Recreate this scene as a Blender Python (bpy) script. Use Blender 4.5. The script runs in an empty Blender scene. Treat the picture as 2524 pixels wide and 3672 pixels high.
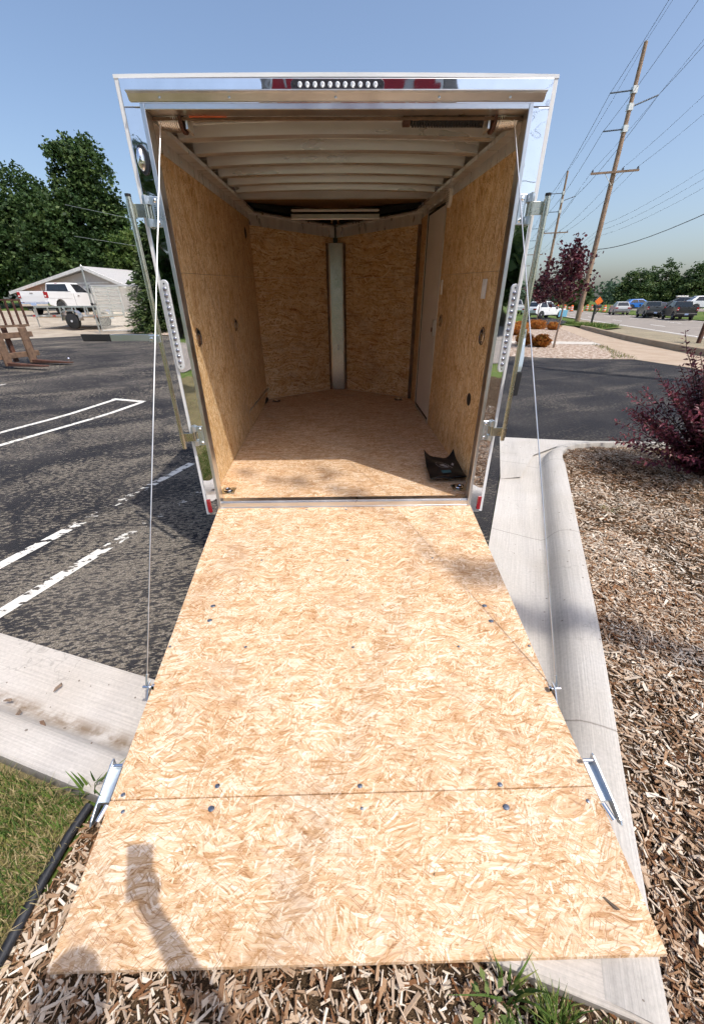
import bpy, bmesh, math, random
import numpy as np
from mathutils import Vector, Matrix

# ------------------------------------------------------------------ camera, sky, sun, exposure
scene = bpy.context.scene
C = scene.collection
CAM = Vector((0.0214, -2.5078, 1.7709))
YAW, PITCH, ROLL, FPX = 0.012648, -0.500716, -0.006581, 1375.225
fwd = Vector((math.sin(YAW)*math.cos(PITCH), math.cos(YAW)*math.cos(PITCH), math.sin(PITCH)))
r0 = Vector((math.cos(YAW), -math.sin(YAW), 0)); u0 = r0.cross(fwd)
rgt = r0*math.cos(ROLL) + u0*math.sin(ROLL); upv = -r0*math.sin(ROLL) + u0*math.cos(ROLL)
cam_d = bpy.data.cameras.new('camera'); cam = bpy.data.objects.new('camera', cam_d); C.objects.link(cam)
cam.matrix_world = Matrix(((rgt.x, upv.x, -fwd.x, CAM.x), (rgt.y, upv.y, -fwd.y, CAM.y), (rgt.z, upv.z, -fwd.z, CAM.z), (0, 0, 0, 1)))
cam_d.sensor_fit = 'VERTICAL'; cam_d.sensor_height = 36.72; cam_d.lens = FPX/100.0
cam_d.clip_start = 0.02; cam_d.clip_end = 3000
scene.camera = cam
SUN = Vector((0.381, -0.331, 0.863)).normalized()      # towards the sun
w = bpy.data.worlds.new('World'); scene.world = w; w.use_nodes = True
nt = w.node_tree; nt.nodes.clear()
sky = nt.nodes.new('ShaderNodeTexSky'); sky.sky_type = 'NISHITA'; sky.sun_disc = False
sky.sun_elevation = math.asin(SUN.z); sky.sun_rotation = math.atan2(SUN.x, SUN.y)
sky.altitude = 200; sky.air_density = 1.0; sky.dust_density = 3.8; sky.ozone_density = 2.0
bg = nt.nodes.new('ShaderNodeBackground'); bg.inputs[1].default_value = 0.142
wo = nt.nodes.new('ShaderNodeOutputWorld')
nt.links.new(sky.outputs[0], bg.inputs[0]); nt.links.new(bg.outputs[0], wo.inputs[0])
sun_d = bpy.data.lights.new('sun', 'SUN'); sun_d.energy = 2.7; sun_d.angle = math.radians(0.53); sun_d.color = (1, 0.95, 0.87)
sun = bpy.data.objects.new('sun', sun_d); C.objects.link(sun); sun.location = (20, -20, 40)
sun.rotation_euler = SUN.to_track_quat('Z', 'Y').to_euler()
vs = scene.view_settings; vs.view_transform = 'Standard'; vs.look = 'None'; vs.exposure = 0.5; vs.gamma = 1.0; vs.use_curve_mapping = False
scene.cycles.max_bounces = 10; scene.cycles.diffuse_bounces = 8; scene.cycles.glossy_bounces = 4; scene.cycles.transparent_max_bounces = 12

scene.cycles.use_adaptive_sampling = True; scene.cycles.adaptive_threshold = 0.03; scene.cycles.adaptive_min_samples = 8
scene.cycles.use_denoising = True
rng = np.random.default_rng(7); random.seed(7)
PI = math.pi

# ------------------------------------------------------------------ node helpers and materials
class NT:
    dim = '3D'
    def __init__(s, name):
        s.m = bpy.data.materials.new(name); s.m.use_nodes = True
        s.t = s.m.node_tree; s.t.nodes.clear()
        s.out = s.t.nodes.new('ShaderNodeOutputMaterial')
        s.b = s.t.nodes.new('ShaderNodeBsdfPrincipled')
        s.t.links.new(s.b.outputs[0], s.out.inputs[0])
    def n(s, typ, ins=None, **props):
        nd = s.t.nodes.new('ShaderNode'+typ)
        for k, v in props.items(): setattr(nd, k, v)
        for k, v in (ins or {}).items(): s.set(nd.inputs[k], v)
        return nd
    def set(s, inp, v):
        if isinstance(v, bpy.types.NodeSocket): s.t.links.new(v, inp)
        elif isinstance(v, bpy.types.Node): s.t.links.new(v.outputs[0], inp)
        else:
            if isinstance(v, tuple) and len(v) == 3 and inp.type == 'RGBA': v = (*v, 1)
            inp.default_value = v
    def math(s, op, a, b=0.0, c=None):
        nd = s.n('Math', {0: a, 1: b}, operation=op)
        if c is not None: s.set(nd.inputs[2], c)
        return nd.outputs[0]
    def mix(s, fac, a, b, mode='MIX'):
        nd = s.n('Mix', data_type='RGBA', blend_type=mode)
        s.set(nd.inputs[0], fac); s.set(nd.inputs[6], a); s.set(nd.inputs[7], b)
        return nd.outputs[2]
    def ramp(s, fac, stops, interp='LINEAR'):
        nd = s.n('ValToRGB', {0: fac}); cr = nd.color_ramp; cr.interpolation = interp
        while len(cr.elements) < len(stops): cr.elements.new(0.5)
        for e, (p, col) in zip(cr.elements, stops):
            e.position = p; e.color = (*col, 1) if isinstance(col, tuple) else (col, col, col, 1)
        return nd.outputs[0]
    def obj(s): return s.n('TexCoord').outputs['Object']
    def pos(s): return s.n('NewGeometry').outputs['Position']
    def mapv(s, vec, scale=(1, 1, 1), rot=(0, 0, 0), loc=(0, 0, 0)):
        if any(rot) and tuple(scale) != (1, 1, 1):                 # turn first, then stretch
            vec = s.n('Mapping', {'Vector': vec, 'Rotation': rot}).outputs[0]; rot = (0, 0, 0)
        return s.n('Mapping', {'Vector': vec, 'Scale': scale, 'Rotation': rot, 'Location': loc}).outputs[0]
    def noise(s, vec, scale, detail=3, rough=0.5, dist=0.0, col=False):
        nd = s.n('TexNoise', {'Vector': vec, 'Scale': scale, 'Detail': detail, 'Roughness': rough, 'Distortion': dist}, noise_dimensions=s.dim)
        return nd.outputs[1] if col else nd.outputs[0]
    def bump(s, h, strength=0.3, dist=0.01):
        nd = s.n('Bump', {'Height': h, 'Strength': strength, 'Distance': dist}); s.set(s.b.inputs['Normal'], nd.outputs[0]); return nd
    def p(s, **k):
        for a, v in k.items(): s.set(s.b.inputs[{'col': 'Base Color', 'rough': 'Roughness', 'metal': 'Metallic', 'spec': 'Specular IOR Level', 'alpha': 'Alpha', 'trans': 'Transmission Weight', 'coat': 'Coat Weight', 'emit': 'Emission Color', 'estr': 'Emission Strength', 'ior': 'IOR'}[a]], v)
        return s.m

M = {}
def plain(name, col, rough=0.6, metal=0.0, var=0.12, vscale=6.0, bump=0.0, bscale=40.0, spec=0.5, coat=0.0):
    t = NT(name); v = t.obj()
    n1 = t.noise(v, vscale, 4)
    c2 = tuple(x*(1-var) for x in col); c1 = tuple(min(1, x*(1+var)) for x in col)
    t.p(col=t.ramp(n1, [(0.3, c2), (0.7, c1)]), rough=t.math('MULTIPLY_ADD', n1, 0.2, max(0.0, rough-0.1)), metal=metal, spec=spec, coat=coat)
    if bump: t.bump(t.noise(v, bscale, 4), bump, 0.004)
    M[name] = t.m; return t.m

def osb(name, ax, fs=1.0, con=0.0, bounce_tint=False, spread=1.0):
    t = NT(name); sep = t.n('SeparateXYZ', {0: t.obj()})
    uv = t.n('CombineXYZ', {0: sep.outputs[ax[0]], 1: sep.outputs[ax[1]], 2: 0.0}).outputs[0]
    uv = t.mapv(uv, (fs, fs, 1))
    nz = t.n('TexNoise', {'Vector': uv, 'Scale': 4.5, 'Detail': 1.5, 'Roughness': 0.5}, noise_dimensions='2D')
    wob = t.n('VectorMath', {0: nz.outputs[1], 1: (0.5, 0.5, 0.5)}, operation='SUBTRACT').outputs[0]
    wob = t.n('VectorMath', {0: wob, 'Scale': 0.105}, operation='SCALE').outputs[0]
    vec = t.n('VectorMath', {0: uv, 1: wob}, operation='ADD').outputs[0]
    fine = t.n('TexNoise', {'Vector': t.mapv(vec, (45, 420, 1)), 'Scale': 1.0, 'Detail': 3.0, 'Roughness': 0.7}, noise_dimensions='2D').outputs[0]
    pal = [(0.0, (0.24, 0.105, 0.038)), (0.12, (0.45, 0.255, 0.115)), (0.30, (0.60, 0.395, 0.225)), (0.55, (0.69, 0.50, 0.335)), (0.80, (0.77, 0.61, 0.455)), (1.0, (0.87, 0.755, 0.62))]
    if bounce_tint: pal = [(0.0, (0.27, 0.115, 0.035)), (0.12, (0.50, 0.285, 0.115)), (0.30, (0.70, 0.465, 0.225)), (0.55, (0.79, 0.575, 0.315)), (0.80, (0.84, 0.66, 0.415)), (1.0, (0.90, 0.76, 0.55))]  # warm bounced light of the interior worked into the wall and nose palette
    col = None
    layers = [(0.04, 20, 120, 0.0, 0), (0.35, 17, 150, 0.50, 1), (-0.32, 19, 140, 0.52, 2), (1.15, 24, 150, 0.74, 3), (0.10, 14, 110, 0.60, 5), (0.2, 20, 300, 0.72, 6), (-0.5, 22, 260, 0.78, 7)]
    for (rot, su, sv, th, k) in layers:
        rot = rot*spread+(0.0, 0.13, -0.21, 0.3, 0.0, -0.17, 0.37, -0.28)[k]
        mv = t.mapv(t.mapv(vec, rot=(0, 0, rot)), (su, sv, 1), loc=(k*3.7, k*9.1, 0))
        vo = t.n('TexVoronoi', {'Vector': mv, 'Scale': 1.0, 'Randomness': 1.0}, voronoi_dimensions='2D', feature='F1')
        sc = t.n('SeparateXYZ', {0: vo.outputs['Color']})
        val = t.math('MULTIPLY_ADD', sc.outputs[0], 0.72+2*con, t.math('MULTIPLY_ADD', fine, 1.1, -0.36-con))
        if k >= 6: val = t.math('MULTIPLY', sc.outputs[0], 0.22)
        c = t.ramp(val, pal)
        if k < 6:
            ed = t.ramp(vo.outputs['Distance'], [(0.40, 0.0), (0.60, 1.0)])          # flake rim, a dark glue line
            c = t.mix(t.math('MULTIPLY', ed, 0.34), c, (0.30, 0.14, 0.055))
        if col is None: col = c
        else:
            mk = t.math('MULTIPLY', t.math('GREATER_THAN', sc.outputs[2], th), t.math('LESS_THAN', vo.outputs['Distance'], 0.5 if k < 6 else 0.34))
            col = t.mix(mk if k < 6 else t.math('MULTIPLY', mk, 0.6), col, c)
    big = t.n('TexNoise', {'Vector': uv, 'Scale': 2.4, 'Detail': 2.0}, noise_dimensions='2D').outputs[0]
    mid = t.n('TexNoise', {'Vector': t.mapv(vec, (7, 17, 1)), 'Scale': 1.0, 'Detail': 3.0, 'Roughness': 0.65}, noise_dimensions='2D').outputs[0]
    col = t.mix(0.7, col, t.ramp(big, [(0.3, (0.86, 0.80, 0.73)), (0.68, (1, 1, 1))]), 'MULTIPLY')
    col = t.mix(0.8, col, t.ramp(mid, [(0.28, (0.80, 0.68, 0.56)), (0.46, (0.97, 0.94, 0.90)), (0.72, (1.05, 1.08, 1.12))]), 'MULTIPLY')
    scuff = t.n('TexNoise', {'Vector': t.mapv(uv, (1.6, 4.0, 1), (0, 0, 0.6)), 'Scale': 1.0, 'Detail': 5.0, 'Roughness': 0.7}, noise_dimensions='2D').outputs[0]
    col = t.mix(t.ramp(scuff, [(0.54, 0.0), (0.72, 0.34)]), col, (0.40, 0.32, 0.25))
    t.p(col=col, rough=0.62, spec=0.3)
    t.bump(fine, 0.2, 0.001)
    M[name] = t.m
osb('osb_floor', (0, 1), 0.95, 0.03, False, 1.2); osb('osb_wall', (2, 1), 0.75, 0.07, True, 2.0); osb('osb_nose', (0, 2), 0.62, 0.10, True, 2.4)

def asphalt(name, worn):
    t = NT(name); t.dim = '2D'; v = t.pos()
    sp = t.n('SeparateXYZ', {0: v})
    agg = t.n('TexVoronoi', {'Vector': v, 'Scale': 140.0}, voronoi_dimensions='2D').outputs['Color']
    aggv = t.n('SeparateXYZ', {0: agg}).outputs[0]
    tan = t.ramp(aggv, [(0.0, (0.09, 0.078, 0.064)), (0.6, (0.175, 0.15, 0.12)), (1.0, (0.30, 0.265, 0.22))])
    blk = t.ramp(t.noise(v, 90, 4), [(0.3, (0.012, 0.012, 0.015)), (0.75, (0.042, 0.042, 0.046))])
    n1 = t.noise(t.mapv(v, (17, 50, 1), (0, 0, -0.22)), 1.0, 4, 0.6, 0.3)
    n2 = t.noise(t.mapv(v, (0.45, 1.2, 1), (0, 0, -0.35)), 1.0, 4, 0.6, 0.5)
    if worn:
        d = t.n('VectorMath', {0: v, 1: (-2.0, 0.5, 0)}, operation='DISTANCE').outputs['Value']
        near = t.ramp(t.math('DIVIDE', d, 14.0), [(0.0, 0.07), (0.12, 0.04), (0.3, 0.0), (1.0, 0.015)])
        f = t.math('ADD', t.math('MULTIPLY', n1, 0.80), t.math('MULTIPLY', n2, 0.46)); f = t.math('ADD', f, near)
        wob = t.math('MULTIPLY', t.math('SUBTRACT', t.noise(v, 1.5, 2), 0.5), 0.5)
        for (cx, cy, rad, hw) in ((-2.0, 1.3, 1.30, 0.10), (-2.6, -6.0, 8.35, 0.09), (-2.2, -7.4, 9.35, 0.07), (-9.0, 1.0, 5.2, 0.10), (-9.4, 1.4, 6.9, 0.09)):   # rubber left by turning tyres
            dd = t.n('VectorMath', {0: v, 1: (cx, cy, 0)}, operation='DISTANCE').outputs['Value']
            k = t.math('ABSOLUTE', t.math('SUBTRACT', t.math('ADD', dd, wob), rad))
            f = t.math('SUBTRACT', f, t.ramp(k, [(hw*0.3, 0.055), (hw*1.0, 0.0)]))
        mask = t.ramp(f, [(0.672, 0.0), (0.702, 1.0)])
    else:
        f = t.math('ADD', t.math('MULTIPLY', n1, 0.66), t.math('MULTIPLY', n2, 0.5))
        mask = t.ramp(f, [(0.60, 0.0), (0.74, 0.6)])
    col = t.mix(mask, blk, tan)
    dust = t.noise(v, 0.8, 3)
    col = t.mix(t.ramp(dust, [(0.4, 0.0), (0.75, 0.22 if worn else 0.14)]), col, (0.18, 0.16, 0.14))
    t.p(col=col, rough=0.9, spec=0.12)
    t.bump(t.noise(v, 120, 2), 0.6, 0.006)
    M[name] = t.m
asphalt('asphalt_worn', True); asphalt('asphalt_dark', False)

def concrete(name, col, rot, lines=0.5, stain=0.35):
    t = NT(name); t.dim = '2D'; v = t.pos()
    ln = t.noise(t.mapv(v, (2.0, 150, 1), (0, 0, rot)), 1.0, 3, 0.6)
    sp = t.noise(v, 60, 5, 0.7); big = t.noise(v, 1.6, 4)
    c = t.ramp(t.math('ADD', t.math('MULTIPLY', ln, lines), t.math('MULTIPLY', sp, 1-lines)), [(0.3, tuple(x*0.78 for x in col)), (0.7, tuple(x*1.1 for x in col))])
    c = t.mix(stain, c, t.ramp(big, [(0.3, (0.72, 0.66, 0.58)), (0.65, (1, 1, 1))]), 'MULTIPLY')
    pit = t.n('TexVoronoi', {'Vector': t.mapv(v, (11, 14, 1), (0, 0, 0.5)), 'Scale': 1.0}, voronoi_dimensions='2D'); pc = t.n('SeparateXYZ', {0: pit.outputs['Color']})
    pm = t.math('LESS_THAN', pit.outputs['Distance'], t.math('MULTIPLY', t.math('MAXIMUM', t.math('SUBTRACT', pc.outputs[0], 0.78), 0.0), 0.4))
    c = t.mix(t.math('MULTIPLY', pm, 0.75), c, (0.10, 0.07, 0.05))
    t.p(col=c, rough=0.85, spec=0.3); t.bump(ln, 0.35, 0.004)
    M[name] = t.m
_c0 = concrete
def kerb_marks(name, org, d, n, dirt, joint):
    t = NT.__new__(NT); t.m = M[name]; t.t = t.m.node_tree; t.dim = '2D'; t.b = [x for x in t.t.nodes if x.type == 'BSDF_PRINCIPLED'][0]; v = t.pos()
    base = t.b.inputs['Base Color'].links[0].from_socket
    rel = t.n('VectorMath', {0: v, 1: (org[0], org[1], 0)}, operation='SUBTRACT').outputs[0]
    al = t.n('VectorMath', {0: rel, 1: (d[0], d[1], 0)}, operation='DOT_PRODUCT').outputs['Value']; ac = t.n('VectorMath', {0: rel, 1: (n[0], n[1], 0)}, operation='DOT_PRODUCT').outputs['Value']
    nz = t.noise(v, 7, 4, 0.65)
    if dirt:                                              # silt left along the flow line
        k = t.math('ABSOLUTE', t.math('SUBTRACT', ac, dirt)); m_ = t.math('MULTIPLY', t.ramp(k, [(0.0, 1.0), (0.06, 0.0)]), t.ramp(nz, [(0.38, 0.0), (0.62, 0.9)]))
        base = t.mix(m_, base, (0.20, 0.135, 0.08))
    wv = t.math('ADD', al, t.math('MULTIPLY', t.math('SUBTRACT', nz, 0.5), 0.02))
    fr = t.math('ABSOLUTE', t.math('SUBTRACT', t.math('FRACT', t.math('DIVIDE', wv, joint)), 0.5)); base = t.mix(t.ramp(fr, [(0.0016, 0.7), (0.0034, 0.0)]), base, (0.13, 0.11, 0.09))
    cr = t.math('ABSOLUTE', t.math('SUBTRACT', t.noise(t.mapv(v, (0.9, 0.9, 1)), 1.0, 5, 0.6), 0.5)); base = t.mix(t.math('MULTIPLY', t.ramp(cr, [(0.0006, 0.35), (0.0016, 0.0)]), t.ramp(t.noise(v, 0.7, 2), [(0.52, 0.0), (0.6, 1.0)])), base, (0.18, 0.16, 0.14))
    t.set(t.b.inputs['Base Color'], base)
concrete('concrete_left', (0.56, 0.52, 0.48), 0.313); concrete('concrete_right', (0.52, 0.495, 0.465), -1.168)
kerb_marks('concrete_left', (0.88, -2.29), (-0.951, 0.308), (0.308, 0.951), 0.225, 3.0); kerb_marks('concrete_right', (0.88, -2.29), (0.392, 0.92), (-0.92, 0.392), 0.0, 1.75)
concrete('concrete_walk', (0.46, 0.36, 0.27), 0.3, 0.1, 0.5); concrete('concrete_kerb_old', (0.36, 0.28, 0.19), 0.3, 0.1, 0.6); concrete('concrete_slab', (0.6, 0.56, 0.5), 0.3, 0.1)

def ground_mat(name, stops, scale, fine=30, bump=0.5, big=0.4):
    t = NT(name); t.dim = '2D'; v = t.pos()
    n = t.math('ADD', t.math('MULTIPLY', t.noise(v, scale, 5, 0.65), 0.6), t.math('MULTIPLY', t.noise(v, fine, 4, 0.7), 0.4))
    c = t.ramp(n, stops)
    c = t.mix(big, c, t.ramp(t.noise(v, 0.25, 3), [(0.3, (0.6, 0.6, 0.6)), (0.7, (1, 1, 1))]), 'MULTIPLY')
    t.p(col=c, rough=0.95, spec=0.1); t.bump(t.noise(v, fine, 4), bump, 0.02); M[name] = t.m
ground_mat('grass_far', [(0.3, (0.06, 0.09, 0.025)), (0.5, (0.10, 0.15, 0.035)), (0.7, (0.20, 0.20, 0.07))], 0.6, 12)
ground_mat('lawn_soil', [(0.3, (0.10, 0.085, 0.045)), (0.55, (0.22, 0.18, 0.09)), (0.75, (0.11, 0.14, 0.04))], 4, 60)
ground_mat('gravel', [(0.25, (0.26, 0.22, 0.17)), (0.5, (0.40, 0.34, 0.27)), (0.75, (0.52, 0.46, 0.38))], 1.5, 45)
ground_mat('mulch_soil', [(0.3, (0.035, 0.022, 0.013)), (0.55, (0.11, 0.07, 0.04)), (0.75, (0.24, 0.17, 0.11))], 14, 90, 1.0)
ground_mat('mulch_far', [(0.36, (0.10, 0.06, 0.035)), (0.46, (0.30, 0.21, 0.15)), (0.53, (0.46, 0.37, 0.30)), (0.62, (0.70, 0.62, 0.54))], 7, 16, 1.0, 0.3)
ground_mat('road', [(0.3, (0.25, 0.22, 0.195)), (0.7, (0.33, 0.295, 0.26))], 0.7, 50, 0.2, 0.25)
ground_mat('shoulder', [(0.3, (0.20, 0.17, 0.12)), (0.55, (0.33, 0.28, 0.2)), (0.8, (0.22, 0.24, 0.1))], 1.3, 40)

def paint(name):
    t = NT(name); t.dim = '2D'; v = t.pos()
    d = t.n('VectorMath', {0: v, 1: (-1.95, 0.85, 0)}, operation='DISTANCE').outputs['Value']
    loss = t.ramp(t.math('DIVIDE', d, 4.0), [(0.0, 0.30), (0.10, 0.22), (0.20, 0.06), (0.32, -0.06), (0.5, -0.14), (1.0, -0.16)])
    n = t.math('ADD', t.noise(t.mapv(v, (7, 16, 1), (0, 0, -0.25)), 1.0, 5, 0.65), loss)
    a = t.ramp(n, [(0.60, 1.0), (0.62, 0.0)])
    c = t.ramp(t.noise(v, 50, 4), [(0.3, (0.62, 0.59, 0.53)), (0.7, (0.82, 0.79, 0.73))])
    t.p(col=c, rough=0.8, alpha=a); M[name] = t.m
paint('line_paint')
plain('road_paint', (0.72, 0.70, 0.66), 0.8)

def metal(name, col, rough, wob=0.0, wscale=3.0, brush=None, streak=0.0):
    t = NT(name); v = t.obj()
    n = t.noise(v, 9, 4)
    t.p(col=t.ramp(n, [(0.3, tuple(x*0.9 for x in col)), (0.7, col)]), rough=t.math('MULTIPLY_ADD', n, rough*0.8, rough*0.6), metal=1.0)
    if brush: t.bump(t.noise(t.mapv(v, brush), 1.0, 3), 0.08, 0.001)
    elif wob: t.bump(t.noise(v, wscale, 2), wob, 0.02)
    M[name] = t.m
metal('polished', (0.93, 0.93, 0.94), 0.025, 0.10, 4.5)
metal('alu', (0.80, 0.80, 0.80), 0.32, brush=(4, 200, 4))
metal('alu_dull', (0.83, 0.81, 0.78), 0.34, 0.05, 30)
metal('strip_metal', (0.50, 0.47, 0.44), 0.22, 0.10, 3.0)
metal('bolt_steel', (0.34, 0.38, 0.44), 0.4)
t = NT('alu_ceiling'); n_ = t.noise(t.mapv(t.obj(), (1.5, 30, 4)), 1.0, 3); t.p(col=t.ramp(n_, [(0.3, (0.66, 0.66, 0.66)), (0.7, (0.82, 0.82, 0.81))]), rough=t.math('MULTIPLY_ADD', n_, 0.25, 0.18), metal=0.7); M['alu_ceiling'] = t.m
metal('galv', (0.68, 0.67, 0.62), 0.45, 0.05, 12)
metal('zinc', (0.70, 0.76, 0.80), 0.34, 0.06, 25)
metal('zinc_yellow', (0.62, 0.61, 0.51), 0.26, 0.05, 20)
metal('chrome', (0.92, 0.92, 0.93), 0.04)
metal('cable_steel', (0.78, 0.79, 0.80), 0.35)
plain('white_paint', (0.80, 0.80, 0.80), 0.35, var=0.03)
plain('white_plastic', (0.75, 0.74, 0.71), 0.4, var=0.04)
plain('door_skin', (0.74, 0.70, 0.67), 0.45, var=0.04)
plain('black_rubber', (0.012, 0.012, 0.013), 0.6, var=0.2)
plain('black_plastic', (0.018, 0.018, 0.02), 0.38, var=0.2)
plain('bag_black', (0.012, 0.012, 0.014), 0.42, var=0.3, bump=0.35, bscale=28)
plain('print_grey', (0.5, 0.5, 0.52), 0.6); plain('print_teal', (0.05, 0.16, 0.2), 0.6)
plain('red_lens', (0.33, 0.012, 0.018), 0.15, var=0.1, coat=1.0)
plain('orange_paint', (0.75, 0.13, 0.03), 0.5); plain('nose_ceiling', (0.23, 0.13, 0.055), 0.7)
plain('rust', (0.085, 0.034, 0.02), 0.8, var=0.45, vscale=9, bump=0.4); plain('rust_tan', (0.165, 0.10, 0.063), 0.8, var=0.35, vscale=12, bump=0.4)
plain('bark', (0.12, 0.09, 0.065), 0.9, var=0.35, vscale=10, bump=0.6); plain('bark_pale', (0.26, 0.19, 0.14), 0.9, var=0.3, vscale=12, bump=0.5)
plain('pole_wood', (0.30, 0.20, 0.135), 0.85, var=0.3, vscale=5, bump=0.5, bscale=25)
plain('wire', (0.03, 0.03, 0.035), 0.6); plain('insulator', (0.10, 0.12, 0.16), 0.35)
plain('siding', (0.50, 0.45, 0.41), 0.7, var=0.06); plain('roof_grey', (0.40, 0.39, 0.385), 0.9, var=0.2, vscale=20, bump=0.6)
plain('trim_white', (0.72, 0.70, 0.66), 0.6); plain('trim_grey', (0.3, 0.28, 0.27), 0.7)  # white trim and a plain darker grey trim colour
plain('glass_dark', (0.012, 0.015, 0.02), 0.05, var=0.1, spec=0.8)
plain('car_white', (0.80, 0.80, 0.81), 0.25, var=0.02, coat=1.0); plain('car_grey', (0.09, 0.10, 0.105), 0.25, var=0.05, coat=1.0)
plain('car_black', (0.014, 0.015, 0.018), 0.2, var=0.1, coat=1.0); plain('car_silver', (0.42, 0.43, 0.43), 0.3, var=0.03, coat=1.0)
plain('car_navy', (0.02, 0.024, 0.07), 0.25, var=0.05, coat=1.0); plain('car_blue', (0.01, 0.16, 0.55), 0.25, var=0.03, coat=1.0)
plain('rim_silver', (0.55, 0.55, 0.57), 0.4, var=0.05); plain('tyre', (0.02, 0.02, 0.021), 0.8, var=0.2); plain('plate_blue', (0.35, 0.45, 0.65), 0.4)
plain('deck_wood', (0.5, 0.30, 0.15), 0.8, var=0.2); plain('tape_red', (0.5, 0.02, 0.02), 0.4); plain('barrel_orange', (0.85, 0.16, 0.03), 0.5)
plain('sign_orange', (0.85, 0.18, 0.02), 0.5); plain('sign_yellow', (0.8, 0.5, 0.02), 0.5); plain('sign_blue', (0.18, 0.45, 0.62), 0.5); plain('sign_red', (0.42, 0.018, 0.03), 0.5); plain('brick_tan', (0.52, 0.42, 0.33), 0.8)
plain('skin', (0.55, 0.33, 0.23), 0.5); plain('shirt', (0.05, 0.07, 0.12), 0.9); plain('jeans', (0.06, 0.09, 0.16), 0.9); plain('hair', (0.05, 0.03, 0.02), 0.7)
plain('edging', (0.02, 0.021, 0.026), 0.5, var=0.25, vscale=14)

for nm_, c_, r_ in (('car_white', (0.80, 0.80, 0.81), 0.28), ('car_grey', (0.075, 0.085, 0.09), 0.32), ('car_black', (0.012, 0.013, 0.015), 0.3), ('car_silver', (0.42, 0.43, 0.43), 0.32), ('car_navy', (0.02, 0.024, 0.07), 0.3), ('car_blue', (0.01, 0.16, 0.55), 0.3)):
    t = NT(nm_+'_paint'); dz = t.noise(t.obj(), 2.5, 3); t.p(col=t.mix(t.math('MULTIPLY', dz, 0.12), c_, (0.25, 0.22, 0.18)), rough=r_, spec=0.5, coat=0.25); M[nm_] = t.m
t = NT('clear_lens'); t.p(col=(0.85, 0.87, 0.9), rough=0.12, metal=0.35, spec=0.8); M['clear_lens'] = t.m
t = NT('led_black'); t.p(col=(0.045, 0.045, 0.055), rough=0.12, metal=0.2); M['led_black'] = t.m
t = NT('led_dark'); t.p(col=(0.32, 0.32, 0.37), rough=0.12, metal=0.7); M['led_dark'] = t.m

def attr_mat(name, stops, rough=0.9, trans=0.0, attr='rnd', spec=0.3, bump=0.0):
    t = NT(name)
    a = t.n('Attribute', attribute_name=attr).outputs['Fac']
    c = t.ramp(a, stops)
    t.p(col=c, rough=rough, spec=spec)
    if bump:
        t.bump(t.noise(t.obj(), 200, 3), bump, 0.003)
    if trans > 0:
        tr = t.n('BsdfTranslucent', {0: c}); mx = t.n('MixShader', {0: trans})
        t.t.links.new(t.b.outputs[0], mx.inputs[1]); t.t.links.new(tr.outputs[0], mx.inputs[2]); t.t.links.new(mx.outputs[0], t.out.inputs[0])
    M[name] = t.m
attr_mat('chips', [(0.0, (0.055, 0.022, 0.010)), (0.2, (0.19, 0.085, 0.035)), (0.42, (0.33, 0.205, 0.12)), (0.62, (0.47, 0.35, 0.25)), (0.82, (0.59, 0.495, 0.395)), (1.0, (0.76, 0.68, 0.57))], 0.9, bump=0.5)
attr_mat('grass_blade', [(0.0, (0.03, 0.07, 0.012)), (0.4, (0.13, 0.21, 0.04)), (0.6, (0.23, 0.25, 0.065)), (0.75, (0.36, 0.29, 0.12)), (1.0, (0.52, 0.42, 0.24))], 0.7, 0.25)
attr_mat('leaf_green', [(0.0, (0.018, 0.040, 0.012)), (0.5, (0.042, 0.085, 0.022)), (1.0, (0.10, 0.145, 0.04))], 0.6, 0.25)
attr_mat('leaf_light', [(0.0, (0.04, 0.08, 0.018)), (0.5, (0.085, 0.145, 0.03)), (1.0, (0.17, 0.21, 0.055))], 0.6, 0.3)
attr_mat('leaf_right', [(0.0, (0.03, 0.065, 0.022)), (0.5, (0.065, 0.115, 0.035)), (1.0, (0.13, 0.17, 0.05))], 0.6, 0.25)
attr_mat('leaf_hazy', [(0.0, (0.045, 0.085, 0.055)), (1.0, (0.10, 0.15, 0.09))], 0.8, 0.2)
attr_mat('needle', [(0.0, (0.02, 0.042, 0.016)), (0.5, (0.045, 0.08, 0.025)), (1.0, (0.10, 0.13, 0.035))], 0.7, 0.1)
attr_mat('leaf_purple', [(0.0, (0.035, 0.006, 0.014)), (0.5, (0.075, 0.014, 0.026)), (1.0, (0.16, 0.04, 0.05))], 0.5, 0.2)
attr_mat('leaf_shrub', [(0.0, (0.03, 0.008, 0.014)), (0.45, (0.085, 0.018, 0.032)), (0.8, (0.18, 0.04, 0.06)), (1.0, (0.33, 0.09, 0.10))], 0.42, 0.15)
attr_mat('leaf_orange', [(0.0, (0.20, 0.06, 0.012)), (0.5, (0.44, 0.15, 0.025)), (0.8, (0.62, 0.26, 0.05)), (1.0, (0.40, 0.30, 0.06))], 0.7, 0.2)

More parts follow.
